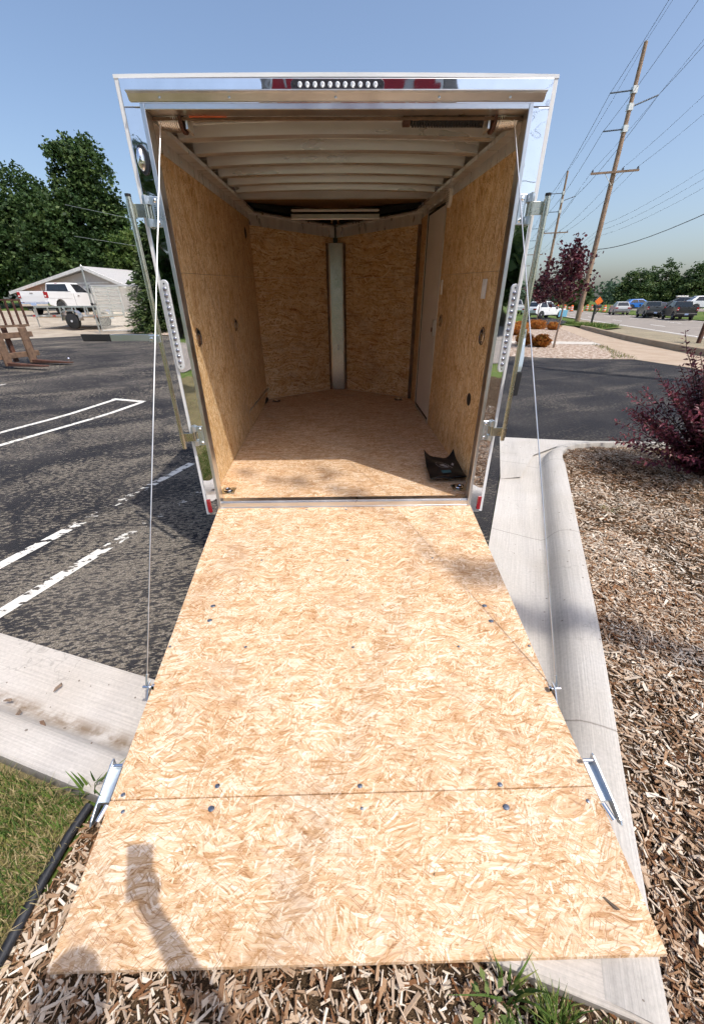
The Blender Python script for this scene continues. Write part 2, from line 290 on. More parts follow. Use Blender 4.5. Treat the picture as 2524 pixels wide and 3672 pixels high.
# ------------------------------------------------------------------ mesh helpers
class MB:
    def __init__(s): s.v = []; s.f = []
    def add(s, vs, fs):
        o = len(s.v); s.v += [tuple(x) for x in vs]; s.f += [tuple(i+o for i in f) for f in fs]; return s
    def box(s, a, b, T=None):
        (x0, y0, z0), (x1, y1, z1) = a, b
        vs = [(x0, y0, z0), (x1, y0, z0), (x1, y1, z0), (x0, y1, z0), (x0, y0, z1), (x1, y0, z1), (x1, y1, z1), (x0, y1, z1)]
        if T: vs = [T(*q) for q in vs]
        return s.add(vs, [(0, 3, 2, 1), (4, 5, 6, 7), (0, 1, 5, 4), (1, 2, 6, 5), (2, 3, 7, 6), (3, 0, 4, 7)])
    def tube(s, path, r, n=8, cap=True):
        P = [Vector(p) for p in path]; R = r if isinstance(r, (list, tuple)) else [r]*len(P)
        vs = []; ref = None
        for i, p in enumerate(P):
            d = (P[min(i+1, len(P)-1)]-P[max(i-1, 0)])
            d = d.normalized() if d.length > 1e-9 else Vector((0, 0, 1))
            if ref is None:
                ref = Vector((1, 0, 0)) if abs(d.x) < 0.8 else Vector((0, 1, 0))
            a = (ref - d*ref.dot(d)).normalized(); b = d.cross(a); ref = a
            for k in range(n):
                t = 2*PI*k/n; vs.append(p + (a*math.cos(t)+b*math.sin(t))*R[i])
        fs = []
        for i in range(len(P)-1):
            for k in range(n):
                fs.append((i*n+k, i*n+(k+1) % n, (i+1)*n+(k+1) % n, (i+1)*n+k))
        if cap: fs += [tuple(range(n-1, -1, -1)), tuple(range((len(P)-1)*n, len(P)*n))]
        return s.add(vs, fs)
    def prism(s, poly, f0, f1):
        """poly: 2d points; f0,f1 map a 2d point to 3d on each face"""
        n = len(poly); vs = [f0(*p) for p in poly]+[f1(*p) for p in poly]
        fs = [tuple(range(n-1, -1, -1)), tuple(range(n, 2*n))]+[(i, (i+1) % n, n+(i+1) % n, n+i) for i in range(n)]
        return s.add(vs, fs)
    def disc(s, c, r, nrm, h=0.002, n=12, dome=0.0):
        nrm = Vector(nrm).normalized(); c = Vector(c)
        pts = [(c, r), (c+nrm*h, r*0.92)]
        if dome: pts.append((c+nrm*(h+dome), r*0.5))
        return s.tube([p for p, _ in pts], [q for _, q in pts], n)
    def build(s, name, mat, parent=None, smooth=False, bevel=0.0, loc=None, rz=0.0):
        me = bpy.data.meshes.new(name); me.from_pydata(s.v, [], s.f)
        if smooth:
            me.polygons.foreach_set('use_smooth', [True]*len(me.polygons))
            me.set_sharp_from_angle(angle=math.radians(40))
        me.materials.append(M[mat] if isinstance(mat, str) else mat)
        me.validate(); 
        bm = bmesh.new(); bm.from_mesh(me); bmesh.ops.recalc_face_normals(bm, faces=bm.faces); bm.to_mesh(me); bm.free()
        o = bpy.data.objects.new(name, me); C.objects.link(o)
        if parent: o.parent = parent
        if loc: o.location = loc
        if rz: o.rotation_euler = (0, 0, rz)
        if bevel:
            md = o.modifiers.new('bevel', 'BEVEL'); md.width = bevel; md.segments = 2; md.limit_method = 'ANGLE'; md.angle_limit = math.radians(50)
        return o
def tag(o, label=None, cat=None, group=None, kind=None):
    if label: o['label'] = label
    if cat: o['category'] = cat
    if group: o['group'] = group
    if kind: o['kind'] = kind
    return o
def empty(name, loc, label, cat, group=None, rz=0.0):
    o = bpy.data.objects.new(name, None); C.objects.link(o); o.location = loc; o.rotation_euler = (0, 0, rz); o.empty_display_size = 0.2
    return tag(o, label, cat, group)
def dup(root, loc, rz=0.0, label=None, group=None, scale=None):
    r = root.copy(); C.objects.link(r); r.location = loc; r.rotation_euler = (0, 0, rz)
    if scale: r.scale = (scale,)*3
    if label: r['label'] = label
    if group: r['group'] = group
    for ch in list(root.children):
        c = ch.copy(); C.objects.link(c); c.parent = r
        for g in list(ch.children):
            d = g.copy(); C.objects.link(d); d.parent = c
    return r
def np_mesh(name, verts, nper, mat, rnd=None, parent=None, loc=None, smooth=False):
    """verts (N*nper,3): N separate faces of nper corners"""
    verts = np.asarray(verts, np.float32); nf = len(verts)//nper
    me = bpy.data.meshes.new(name)
    me.vertices.add(len(verts)); me.vertices.foreach_set('co', verts.ravel())
    me.loops.add(len(verts)); me.loops.foreach_set('vertex_index', np.arange(len(verts), dtype=np.int32))
    me.polygons.add(nf); me.polygons.foreach_set('loop_start', np.arange(0, len(verts), nper, dtype=np.int32))
    me.update(calc_edges=True)
    if rnd is not None:
        a = me.attributes.new('rnd', 'FLOAT', 'FACE'); a.data.foreach_set('value', np.asarray(rnd, np.float32))
    me.materials.append(M[mat]); me.validate()
    o = bpy.data.objects.new(name, me); C.objects.link(o)
    if parent: o.parent = parent
    if loc: o.location = loc
    return o
def sstep(a, b, x):
    t = np.clip((x-a)/(b-a), 0, 1); return t*t*(3-2*t)
def H(x, y):
    """terrain: flat round the trailer and to the right, rising towards the back left"""
    return float(sstep(-4, 3, -x)*0.05*max(0.0, y-4.5))
def sheet(name, poly, off, mat, cell=3.0, kind='structure', hf=None, smooth=True):
    bm = bmesh.new(); bm.faces.new([bm.verts.new((x, y, 0)) for x, y in poly])
    xs = [p[0] for p in poly]; ys = [p[1] for p in poly]
    if cell:
        for ax, lo, hi in ((0, min(xs), max(xs)), (1, min(ys), max(ys))):
            k = math.ceil(lo/cell)*cell
            while k < hi:
                co = (k, 0, 0) if ax == 0 else (0, k, 0); no = (1, 0, 0) if ax == 0 else (0, 1, 0)
                bmesh.ops.bisect_plane(bm, geom=bm.verts[:]+bm.edges[:]+bm.faces[:], plane_co=co, plane_no=no, dist=1e-6)
                k += cell
    hf = hf or H
    for v in bm.verts: v.co.z = hf(v.co.x, v.co.y)+off
    bmesh.ops.recalc_face_normals(bm, faces=bm.faces)
    for f in bm.faces:
        if f.normal.z < 0: f.normal_flip()
        f.smooth = smooth
    me = bpy.data.meshes.new(name); bm.to_mesh(me); bm.free(); me.materials.append(M[mat])
    o = bpy.data.objects.new(name, me); C.objects.link(o)
    if kind: o['kind'] = kind
    return o

# ------------------------------------------------------------------ the setting: ground, lot, kerbs, beds, road
_H = H
def H(x, y): return float(sstep(-4, 3, -x)*0.05*min(45.0, max(0.0, y-4.5)))
big = [(-900, -700), (900, -700), (900, 1500), (-900, 1500)]
def ground_sheet():
    # finer cells near, coarse far
    gx = [-900, -300, -120, -60, -40, -30, -25, -20, -16, -12, -9, -6, -4, -2, 0, 2, 4, 8, 16, 40, 100, 300, 900]
    gy = [-700, -200, -60, -20, -8, 0, 4, 8, 12, 16, 20, 25, 30, 35, 40, 45, 50, 60, 80, 120, 200, 400, 800, 1500]
    v = [(x, y, H(x, y)-0.07) for y in gy for x in gx]; n = len(gx)
    f = [(j*n+i, j*n+i+1, (j+1)*n+i+1, (j+1)*n+i) for j in range(len(gy)-1) for i in range(n-1)]
    mb = MB(); mb.add(v, f); o = mb.build('ground', 'grass_far'); o['kind'] = 'structure'
ground_sheet()
OD = Vector((0.392, 0.92)); ON = Vector((-0.92, 0.392))           # right kerb direction, and its normal towards the lot
BD = Vector((-0.951, 0.308)); BN = Vector((0.308, 0.951))         # left kerb direction and normal towards the lot
TIP = Vector((0.88, -2.29))
sheet('asphalt_lot', [(-30, 8.2), (-1.03, -1.18), (0.42, -1.65), (1.2, 0.18), (1.2, 14), (-7.5, 15.5), (-9.47, 16.58), (-11.27, 15.83), (-13.05, 15), (-13.6, 14.2), (-30, 12.5)], 0.0, 'asphalt_worn', 1.5)
sheet('asphalt_drive', [(1.2, 0.18), (2.26, 2.70), (2.40, 2.93), (3.07, 2.80), (3.94, 2.64), (7, 2.1), (10.8, 1.4), (10.25, 9.33), (9.84, 11.26), (7.85, 11.6), (6.37, 12), (1.2, 13.2)], 0.0, 'asphalt_dark', 0)
sheet('gravel_lot', [(-60, 14), (-30, 12.5), (-13.6, 14.2), (-13.05, 15), (-11.27, 15.83), (-9.47, 16.58), (-10.2, 18.4), (-12, 26), (-15, 31), (-22, 31), (-26, 31.4), (-60, 33)], -0.01, 'gravel', 2.0)
sheet('spruce_bed', [(-9.47, 16.58), (-7.5, 15.5), (-2, 15), (-2, 24), (-9, 22), (-10.2, 18.4)], 0.03, 'mulch_far', 2.0)
sheet('back_drive', [(-60, -9), (-3, -10), (8, -12), (30, -20), (30, -26), (6, -18), (-60, -14)], -0.03, 'road', 0, hf=lambda x, y: 0.0)

def sweep(name, pts, nrm, prof, mat, label=None, cat=None, kind=None):
    """pts: path points; nrm: 2d normals; prof(i) -> list of (offset,z)"""
    vs = []; n = None
    for i, (p, q) in enumerate(zip(pts, nrm)):
        pr = prof(i); n = len(pr)
        for (o, z) in pr: vs.append((p[0]+q[0]*o, p[1]+q[1]*o, z))
    fs = [(i*n+k, i*n+k+1, (i+1)*n+k+1, (i+1)*n+k) for i in range(len(pts)-1) for k in range(n-1)]
    mb = MB(); mb.add(vs, fs); o = mb.build(name, mat, smooth=True)
    tag(o, label, cat, kind=kind); return o
# right kerb: straight run, then the rounded end
rp = [TIP+OD*d for d in np.linspace(0, 4.25, 18)]; rn = [ON]*18
arc = [((2.62, 1.83), 0.0), ((2.72, 2.02), 0.25), ((2.86, 2.18), 0.5), ((3.06, 2.29), 0.75), ((3.35, 2.335), 0.95), ((3.9, 2.31), 1.0), ((6.0, 1.98), 1.0), ((10.8, 1.15), 1.0)]
for (p, f) in arc:
    a = math.atan2(ON.y, ON.x)*(1-f)+math.atan2(0.985, 0.17)*f
    rp.append(Vector(p)); rn.append(Vector((math.cos(a), math.sin(a))))
def rprof(i):
    y = rp[i][1]; h = 0.035+0.085*float(sstep(-2.1, -0.7, y)) if i < 18 else 0.12
    gw = 0.67 if i < 18 else (0.67-0.30*min(1, (i-17)/4))
    k = 1.0 if i < 18 else max(0.75, 1-0.05*(i-17))
    return [(gw, 0.006), (0.34*k, -0.022), (0.265*k, -0.026), (0.235*k, -0.012), (0.21*k, 0.22*h), (0.18*k, 0.58*h), (0.145*k, 0.84*h), (0.10*k, 0.97*h), (0.05*k, h), (0.008, 0.985*h), (0.0, 0.9*h), (0.0, -0.15)]
kr = sweep('concrete_kerb', rp, rn, rprof, 'concrete_right', 'pale rolled concrete kerb with gutter right of the ramp, rounded at its far end', 'kerb')
sheet('gutter_corner', [(1.75, 1.45), (2.28, 2.97), (3.07, 2.81), (3.94, 2.65), (3.9, 2.55), (2.95, 2.55), (2.45, 2.2), (2.0, 1.5)], 0.008, 'concrete_right', 0, hf=lambda x, y: 0.0)
lp = [TIP+BD*d for d in [0, 0.3, 0.6, 0.9, 1.2, 1.6, 2.0, 2.5, 3.5, 5, 8, 14, 30]]
def lprof(i):
    h = 0.026; zz = H(lp[i][0], lp[i][1])
    return [(a, b+zz) for a, b in [(0.525, 0.006), (0.46, 0.005), (0.40, -0.02), (0.26, -0.045), (0.215, -0.046), (0.185, -0.03), (0.165, 0.0), (0.14, h*0.85), (0.11, h), (0.012, h), (0.0, h*0.6), (0.0, -0.15)]]
kl = sweep('concrete_kerb', lp, [BN]*len(lp), lprof, 'concrete_left', 'low pale concrete kerb and gutter along the lawn left of the ramp', 'kerb')

def hm(x, y):
    return -0.035+0.085*float(sstep(0.55, 1.5, x+0.45*(y+2.2)*0+0.1))+0.02*math.sin(x*3.1+1)*math.sin(y*2.7)
mul = [(-1.03, -1.69)]+[tuple(TIP)]+[tuple(p) for p in rp[1:]]+[(12.5, -8), (-1.6, -8), (-1.12, -3.0), (-1.085, -2.2)]
sheet('mulch_bed', mul, 0.0, 'mulch_soil', 0.3, hf=hm)
sheet('lawn', [(-1.05, -1.68), (-30, 7.7), (-30, -9), (-1.6, -8), (-1.12, -3.0), (-1.085, -2.2)], -0.012, 'lawn_soil', 1.0)
ed = MB(); ed.tube([(-1.035, -1.70, -0.006), (-1.055, -1.80, -0.006), (-1.07, -1.95, -0.012), (-1.075, -2.1, -0.018), (-1.09, -2.35, -0.02), (-1.12, -3.0, -0.02), (-1.6, -8, -0.02)], 0.0165, 10)
tag(ed.build('lawn_edging', 'edging', smooth=True), 'black plastic lawn edging tube between the grass and the mulch', 'edging')

# far right: beds, walk, kerb, verge, road
sheet('landscape_bed', [(1.2, 13.2), (6.37, 12), (7.85, 11.6), (9.84, 11.26), (11.5, 15.87), (15.6, 28.0), (14.5, 30.5), (6, 31.5), (1.2, 30)], 0.01, 'mulch_far', 0, hf=lambda x, y: 0.0)
sheet('slab_path', [(3.0, 18.6), (9.6, 16.75), (11.62, 16.2), (11.95, 17.5), (10.2, 17.95), (3.2, 20.0)], 0.018, 'concrete_slab', 0, hf=lambda x, y: 0.0)
sheet('far_drive', [(3, 33), (14.6, 30.8), (15.9, 29.0), (17.4, 32.5), (21.0, 36.5), (25, 50), (22, 50), (17.5, 38), (3, 40)], 0.002, 'asphalt_dark', 0, hf=lambda x, y: 0.0)
walk = [(9.6, -4), (10.25, 9.33), (9.84, 11.26), (11.5, 15.87), (15.6, 28.0), (17.2, 32.0), (18.3, 31.5), (17.45, 29.5), (15.25, 22.5), (14.05, 18.4), (13.05, 13.7), (12.2, 9.0), (11.2, 0), (11.0, -4)]
sheet('pavement', walk, 0.006, 'concrete_walk', 0, hf=lambda x, y: 0.0)
kp = [Vector(p) for p in [(11.0, -4), (11.2, 0), (12.2, 9.0), (13.05, 13.7), (14.05, 18.4), (15.25, 22.5), (16.3, 25.9), (17.2, 28.4), (17.9, 29.6)]]
kn = []
for i in range(len(kp)):
    d = (kp[min(i+1, len(kp)-1)]-kp[max(0, i-1)]).normalized(); kn.append(Vector((d.y, -d.x)))
sweep('roadside_kerb', kp, kn, lambda i: [(0.0, 0.0), (0.02, 0.20*(1 if i < 7 else 0.7)), (0.05, 0.23*(1 if i < 7 else 0.7)), (0.26, 0.23*(1 if i < 7 else 0.7)), (0.30, 0.0)], 'concrete_kerb_old', 'long tan weathered kerb between the pavement and the road verge', 'kerb')
RX = lambda y: 19.0+0.2785*(y-20.5)
sheet('road_verge', [(11.3, -4), (11.5, 0), (12.45, 9.0), (13.3, 13.7), (14.3, 18.3), (15.5, 22.4), (16.6, 25.8), (18, 29.7), (20.8, 35.6), (24, 42), (RX(42), 42), (RX(20.5), 20.5), (RX(-4), -4)], 0.0, 'shoulder', 0, hf=lambda x, y: 0.01)
ys = [-60, -20, 0, 20, 40, 60, 80, 110, 150, 220]
curve = lambda y: 0.0 if y < 70 else -0.0009*(y-70)**2
sheet('road', [(RX(y)+curve(y)-0.15, y) for y in ys]+[(RX(y)+curve(y)+9.9, y) for y in reversed(ys)], 0.012, 'road', 0, hf=lambda x, y: 0.0)
def stripe(name, pts, width, off, mat, hf=None):
    mb = MB(); hf = hf or (lambda x, y: 0.0)
    P = [Vector(p) for p in pts]; vs = []
    for i, p in enumerate(P):
        d = (P[min(i+1, len(P)-1)]-P[max(0, i-1)]).normalized(); n = Vector((-d.y, d.x))*width/2
        for q in (p+n, p-n): vs.append((q.x, q.y, hf(q.x, q.y)+off))
    mb.add(vs, [(2*i, 2*i+1, 2*i+3, 2*i+2) for i in range(len(P)-1)]); o = mb.build(name, mat); o['kind'] = 'structure'; return o
stripe('edge_line', [(RX(y)+curve(y)+0.25, y) for y in ys], 0.16, 0.018, 'road_paint')
stripe('edge_line', [(RX(y)+curve(y)+9.6, y) for y in ys], 0.13, 0.018, 'road_paint')
for y in np.arange(11, 110, 9.2):
    stripe('lane_dash', [(RX(y)+2.75, y), (RX(y+2.6)+2.75, y+2.6)], 0.14, 0.018, 'road_paint')
    stripe('lane_dash', [(RX(y+4)+6.0, y+4), (RX(y+6.6)+6.0, y+6.6)], 0.14, 0.018, 'road_paint')
# parking bay lines on the lot, worn away behind the trailer
def seg(a, b, n=14): return [(a[0]+(b[0]-a[0])*i/n, a[1]+(b[1]-a[1])*i/n) for i in range(n+1)]
def bay(name, a, b, width=0.10): return stripe(name, seg(a, b), width, 0.005, 'line_paint', H)
bay('bay_line', (-2.84, -0.58), (-1.93, 2.05)); bay('bay_line', (-2.285, -0.68), (-1.56, 1.25))
stripe('bay_line', seg((-6.2, 1.22), (-4.69, 5.53))+[(-4.69, 5.53)], 0.10, 0.005, 'line_paint', H)
stripe('bay_line', seg((-4.75, 5.57), (-4.0, 5.33), 3), 0.10, 0.009, 'line_paint', H)
stripe('bay_line', seg((-4.05, 5.32), (-5.72, 0.62)), 0.10, 0.005, 'line_paint', H)
stripe('bay_line', seg((-8.0, 7.0), (-9.6, 2.4)), 0.10, 0.005, 'line_paint', H)

# ------------------------------------------------------------------ the enclosed cargo trailer
TR = empty('enclosed_trailer', (0, 0, 0), 'enclosed cargo trailer with polished rear frame and its wood ramp lowered towards the viewer', 'trailer')
def T(x, y, z): return (x-0.0267*y, y, z+0.5+0.038*y)
def tb(name, a, b, mat, bevel=0.0, parent=None):
    mb = MB(); mb.box(a, b, T); return mb.build(name, mat, parent or TR, bevel=bevel)
YB, YN = 2.861, 3.494        # where the V nose starts, and its point
# floor boards (deck) : two sheets with a seam
for (y0, y1) in ((0.03, 1.22), (1.222, 2.44)):
    tb('floor_panel', (-0.975, y0, -0.03), (0.975, y1, 0.0), 'osb_floor')
mb = MB(); mb.prism([(-0.975, 2.442), (0.975, 2.442), (0.975, YB), (0.0, YN), (-0.975, YB)], lambda x, y: T(x, y, -0.03), lambda x, y: T(x, y, 0.0)); mb.build('floor_panel', 'osb_floor', TR)
# side walls: osb sheets, seams at 1.424 and at 1.22 / 2.44 m
WZ = 1.424
def wall_panels(s):
    cuts = [0.055, 1.22, 2.44, YB]
    for i in range(3):
        y0, y1 = cuts[i]+0.0008, cuts[i+1]-0.0008
        for z0, z1 in ((0.002, WZ-0.001), (WZ+0.001, 2.11)):
            if s > 0 and y0 < 1.76 < y1: segs = [(y0, 1.735)]
            elif s > 0 and y0 < 2.48 < y1: segs = [(2.51, y1)]
            else: segs = [(y0, y1)]
            for (a, b) in segs:
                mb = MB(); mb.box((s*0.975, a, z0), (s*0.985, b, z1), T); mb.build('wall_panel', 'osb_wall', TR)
wall_panels(-1); wall_panels(1)
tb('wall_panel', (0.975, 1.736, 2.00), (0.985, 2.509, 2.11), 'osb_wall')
# nose walls
for s in (-1, 1):
    for z0, z1 in ((0.002, WZ-0.001), (WZ+0.001, 2.06)):
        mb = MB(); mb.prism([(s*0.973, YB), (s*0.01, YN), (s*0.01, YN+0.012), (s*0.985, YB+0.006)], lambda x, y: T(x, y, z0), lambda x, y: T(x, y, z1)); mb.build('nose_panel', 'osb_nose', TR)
tb('nose_post', (-0.06, YN-0.012, 0.0), (0.06, YN+0.07, 2.16), 'black_plastic')
# metal strip over the nose joint with its two side flanges
mb = MB(); mb.prism([(-0.095, 3.395), (-0.075, 3.392), (0.075, 3.392), (0.095, 3.395), (0.10, 3.44), (-0.10, 3.44)], lambda x, y: T(x, y, 0.004), lambda x, y: T(x, y, 1.80)); mb.build('nose_strip', 'strip_metal', TR)
for s in (-1, 1):
    mb = MB(); mb.prism([(s*0.096, 3.39), (s*0.125, 3.405), (s*0.125, 3.43), (s*0.096, 3.43)], lambda x, y: T(x, y, 0.004), lambda x, y: T(x, y, 1.80)); mb.build('strip_flange', 'rust_tan', TR)
mb = MB(); mb.tube([T(0.0, 3.385, 0.62), T(0.012, 3.375, 0.60), T(0.012, 3.375, 0.56), T(0.0, 3.385, 0.55)], 0.005, 6); mb.build('strip_hook', 'zinc', TR, smooth=True)
# outer skin: sides, nose, bottom, roof
for s in (-1, 1):
    tb('side_skin', (s*0.988, 0.0, -0.09), (s*1.018, YB+0.01, 2.126), 'white_paint')
    mb = MB(); mb.prism([(s*0.99, YB+0.012), (s*1.018, YB+0.012), (s*0.004, YN+0.05), (s*0.004, YN+0.02)], lambda x, y: T(x, y, -0.09), lambda x, y: T(x, y, 2.19)); mb.build('nose_skin', 'white_paint', TR)
tb('undercarriage', (-0.96, 0.02, -0.12), (0.96, YB, -0.032), 'alu_dull')
# arched roof skin
def arch(x): return 0.024*(1-(x/1.02)**2)
NX = 16
def roof_piece(name, x0, x1, y0, y1, z0, z1, mat, crown=1.0):
    mb = MB(); xs = np.linspace(x0, x1, NX+1); vs = []
    for x in xs:
        for (y, z) in ((y0, z0), (y1, z0), (y1, z1), (y0, z1)): vs.append(T(x, y, z+crown*arch(x)))
    fs = [(0, 1, 2, 3), tuple(4*NX+k for k in (3, 2, 1, 0))]
    for i in range(NX):
        for k in range(4): fs.append((4*i+k, 4*i+(k+1) % 4, 4*i+4+(k+1) % 4, 4*i+4+k))
    mb.add(vs, fs); return mb.build(name, mat, TR)
roof_piece('roof_skin', -1.018, 1.018, 0.02, 2.24, 2.128, 2.140, 'alu_ceiling')
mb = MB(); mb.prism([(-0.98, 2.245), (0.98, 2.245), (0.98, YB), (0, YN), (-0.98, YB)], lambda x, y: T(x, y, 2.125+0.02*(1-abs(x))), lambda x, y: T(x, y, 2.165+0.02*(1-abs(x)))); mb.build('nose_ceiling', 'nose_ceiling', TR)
mb = MB(); mb.prism([(-1.018, 2.20), (1.018, 2.20), (1.018, YB), (0, YN+0.05), (-1.018, YB)], lambda x, y: T(x, y, 2.192), lambda x, y: T(x, y, 2.205)); mb.build('nose_roof', 'white_paint', TR)
# roof bows: hat channels with sloped webs
for k in range(7):
    yc = 0.17+0.30*k
    mb = MB(); xs = np.linspace(-0.90, 0.90, 13); prof = [(-0.062, 2.118), (-0.045, 2.118), (-0.036, 2.068), (0.036, 2.068), (0.045, 2.118), (0.062, 2.118), (0.062, 2.122), (-0.062, 2.122)]
    vs = [T(x, yc+a, z+arch(x)) for x in xs for a, z in prof]; n = len(prof)
    fs = [tuple(range(n)), tuple(range(12*n+n-1, 12*n-1, -1))]+[(i*n+q, i*n+(q+1) % n, (i+1)*n+(q+1) % n, (i+1)*n+q) for i in range(12) for q in range(n)]
    mb.add(vs, fs); mb.build('roof_bow', 'alu_ceiling', TR)
tb('cross_member', (-0.95, 2.20, 2.07), (0.95, 2.26, 2.165), 'alu_ceiling')
# top rails along the walls: a flange on the wall and a lip under the bows
for s in (-1, 1):
    mb = MB(); mb.prism([(0.974, 1.985), (0.966, 1.985), (0.966, 2.045), (0.90, 2.045), (0.90, 2.07), (0.974, 2.11)], lambda x, z: T(s*x, 0.06, z), lambda x, z: T(s*x, YB, z)); mb.build('top_rail', 'alu_ceiling', TR)
    for k in range(12):
        y = 0.2+0.22*k; mb = MB(); mb.disc(T(s*0.966, y, 2.015), 0.006, (-s, 0, 0), 0.004, 8); mb.build('rivet', 'zinc', TR)
    # nose angle trim
    mb = MB()
    P = [(0.965, YB-0.02), (0.012, YN-0.02)]
    vs = []
    for (x, y) in P:
        for (o, z) in ((0.0, 1.86 if x < 0.5 else 1.93), (-0.012, 1.86 if x < 0.5 else 1.93), (-0.012, 1.955 if x < 0.5 else 2.03), (-0.06, 1.965 if x < 0.5 else 2.04), (-0.06, 1.98 if x < 0.5 else 2.055), (0.0, 2.0 if x < 0.5 else 2.075)): vs.append(T(s*x, y+o, z))
    mb.add(vs, [(k, (k+1) % 6, 6+(k+1) % 6, 6+k) for k in range(6)]+[(0, 1, 2, 3, 4, 5), (11, 10, 9, 8, 7, 6)]); mb.build('nose_trim', 'alu_ceiling', TR)
    mb = MB(); mb.prism([(s*0.93, YB-0.06), (s*0.05, YN-0.10), (s*0.05, YN+0.0), (s*0.97, YB)], lambda x, y: T(x, y, 2.075-0.07*(y-YB)/0.63), lambda x, y: T(x, y, 2.122)); mb.build('insulation_gap', 'black_rubber', TR)
    mb = MB(); mb.box((s*0.973, YB-0.035, 0.003), (s*0.935, YB-0.006, 1.93), T) if s > 0 else None
    if s > 0: mb.build('corner_trim', 'rust_tan', TR)
# bow and lamp in the nose
tb('nose_bow', (-0.50, 2.90, 1.985), (0.50, 2.95, 2.035), 'alu_dull', 0.004)
mb = MB(); mb.tube([T(-0.49, 2.86, 2.062), T(-0.47, 2.86, 2.062), T(0.47, 2.86, 2.062), T(0.49, 2.86, 2.062)], [0.006, 0.013, 0.013, 0.006], 12); mb.build('interior_lamp', 'white_plastic', TR, smooth=True)
# rear sill
tb('rear_sill', (-0.925, -0.004, -0.006), (0.925, 0.045, 0.004), 'alu', 0.002)
mb = MB(); mb.box((-0.925, -0.016, 0.40), (0.925, -0.002, 0.495)); mb.build('sill_face', 'alu', TR, bevel=0.003)
# rear frame (world coordinates on the plane y = 0)
def rb(name, a, b, mat, bevel=0.0, parent=None):
    mb = MB(); mb.box(a, b); return mb.build(name, mat, parent or TR, bevel=bevel)
for s in (-1, 1):
    x = sorted((s*0.921, s*0.998)); rb('corner_post', (x[0], -0.012, 0.395), (x[1], 0.06, 2.575), 'polished', 0.003)
    x = sorted((s*0.999, s*1.021)); rb('edge_trim', (x[0], -0.006, 0.395), (x[1], 0.05, 2.686), 'white_paint', 0.004)
    x = sorted((s*0.899, s*0.9205)); rb('door_jamb', (x[0], -0.022, 0.46), (x[1], 0.05, 2.5875), 'alu', 0.003)
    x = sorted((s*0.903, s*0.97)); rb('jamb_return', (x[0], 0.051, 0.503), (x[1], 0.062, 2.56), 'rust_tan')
    # red reflector
    x = sorted((s*0.972, s*1.000)); rb('reflector', (x[0], -0.019, 0.418), (x[1], -0.0125, 0.522), 'red_lens', 0.002)
roof_top = MB()
xs = np.linspace(-1.021, 1.021, 17); vs = []
for x in xs:
    for (y, z) in ((-0.008, 2.6725), (0.05, 2.6725), (0.05, 2.686), (-0.008, 2.686)): vs.append((x, y, z+0.006*(1-(x/1.02)**2)))
roof_top.add(vs, [(0, 1, 2, 3), (67, 66, 65, 64)]+[(4*i+k, 4*i+(k+1) % 4, 4*i+4+(k+1) % 4, 4*i+4+k) for i in range(16) for k in range(4)]); roof_top.build('roof_trim', 'white_paint', TR)
rb('header', (-0.998, -0.012, 2.5765), (0.998, 0.05, 2.672), 'polished', 0.002)
rb('header_jamb', (-0.8985, -0.022, 2.564), (0.8985, 0.05, 2.5875), 'alu', 0.003)
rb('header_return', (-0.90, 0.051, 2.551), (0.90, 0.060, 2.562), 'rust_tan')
rb('warning_strip', (-0.72, 0.0475, 2.5595), (-0.54, 0.0508, 2.5632), 'orange_paint')
# rain rail over the opening with its screws
mb = MB(); mb.prism([(-0.012, 2.596), (-0.020, 2.594), (-0.034, 2.616), (-0.050, 2.619), (-0.050, 2.623), (-0.030, 2.622), (-0.012, 2.606)], lambda y, z: (-0.965, y, z), lambda y, z: (0.965, y, z)); rail = mb.build('rain_rail', 'alu_dull', TR)
for x in (-0.82, -0.50, -0.01, 0.47, 0.80):
    mb = MB(); mb.disc((x, -0.026, 2.603), 0.007, (0, -0.85, 0.5), 0.004, 10, 0.002); mb.build('screw', 'zinc', rail)
# marker lights, brake light, tail light strips
def lens_bar(name, c, half, axis, r, nled, mat, led):
    c = Vector(c); ax = Vector(axis)
    other = Vector((0, 0, 1)) if axis[0] else Vector((1, 0, 0))
    poly = []
    for k in range(9): a = -PI/2+PI*k/8; poly.append((half-r+r*math.cos(a), r*math.sin(a)))
    for k in range(9): a = PI/2+PI*k/8; poly.append((-half+r+r*math.cos(a), r*math.sin(a)))
    f = lambda d: (lambda u, v: c+ax*u+other*v+Vector((0, -d, 0)))
    mb = MB(); mb.prism(poly, f(0.0), f(0.009)); body = mb.build(name, mat, TR, bevel=0.002)
    n = nled; span = (half-2.2*r)
    for k in range(n):
        u = -span+2*span*k/(n-1); p = c+ax*u+Vector((0, -0.0092, 0))
        mb = MB(); mb.disc(p, r*0.58, (0, -1, 0), 0.002, 12, 0.004); mb.build('led', led, body, smooth=True)
    for sg in (-1, 1):
        mb = MB(); mb.disc(c+ax*(sg*(half-r*0.95))+Vector((0, -0.0092, 0)), r*0.22, (0, -1, 0), 0.0015, 8); mb.build('screw', 'black_rubber', body)
    return body
lens_bar('brake_light', (0.0, -0.0125, 2.6475), 0.215, (1, 0, 0), 0.019, 11, 'led_black', 'clear_lens')
lens_bar('tail_light', (-0.980, -0.0125, 1.650), 0.236, (0, 0, 1), 0.0205, 13, 'clear_lens', 'led_dark')
lens_bar('tail_light', (0.980, -0.0125, 1.620), 0.236, (0, 0, 1), 0.0205, 13, 'clear_lens', 'led_dark')
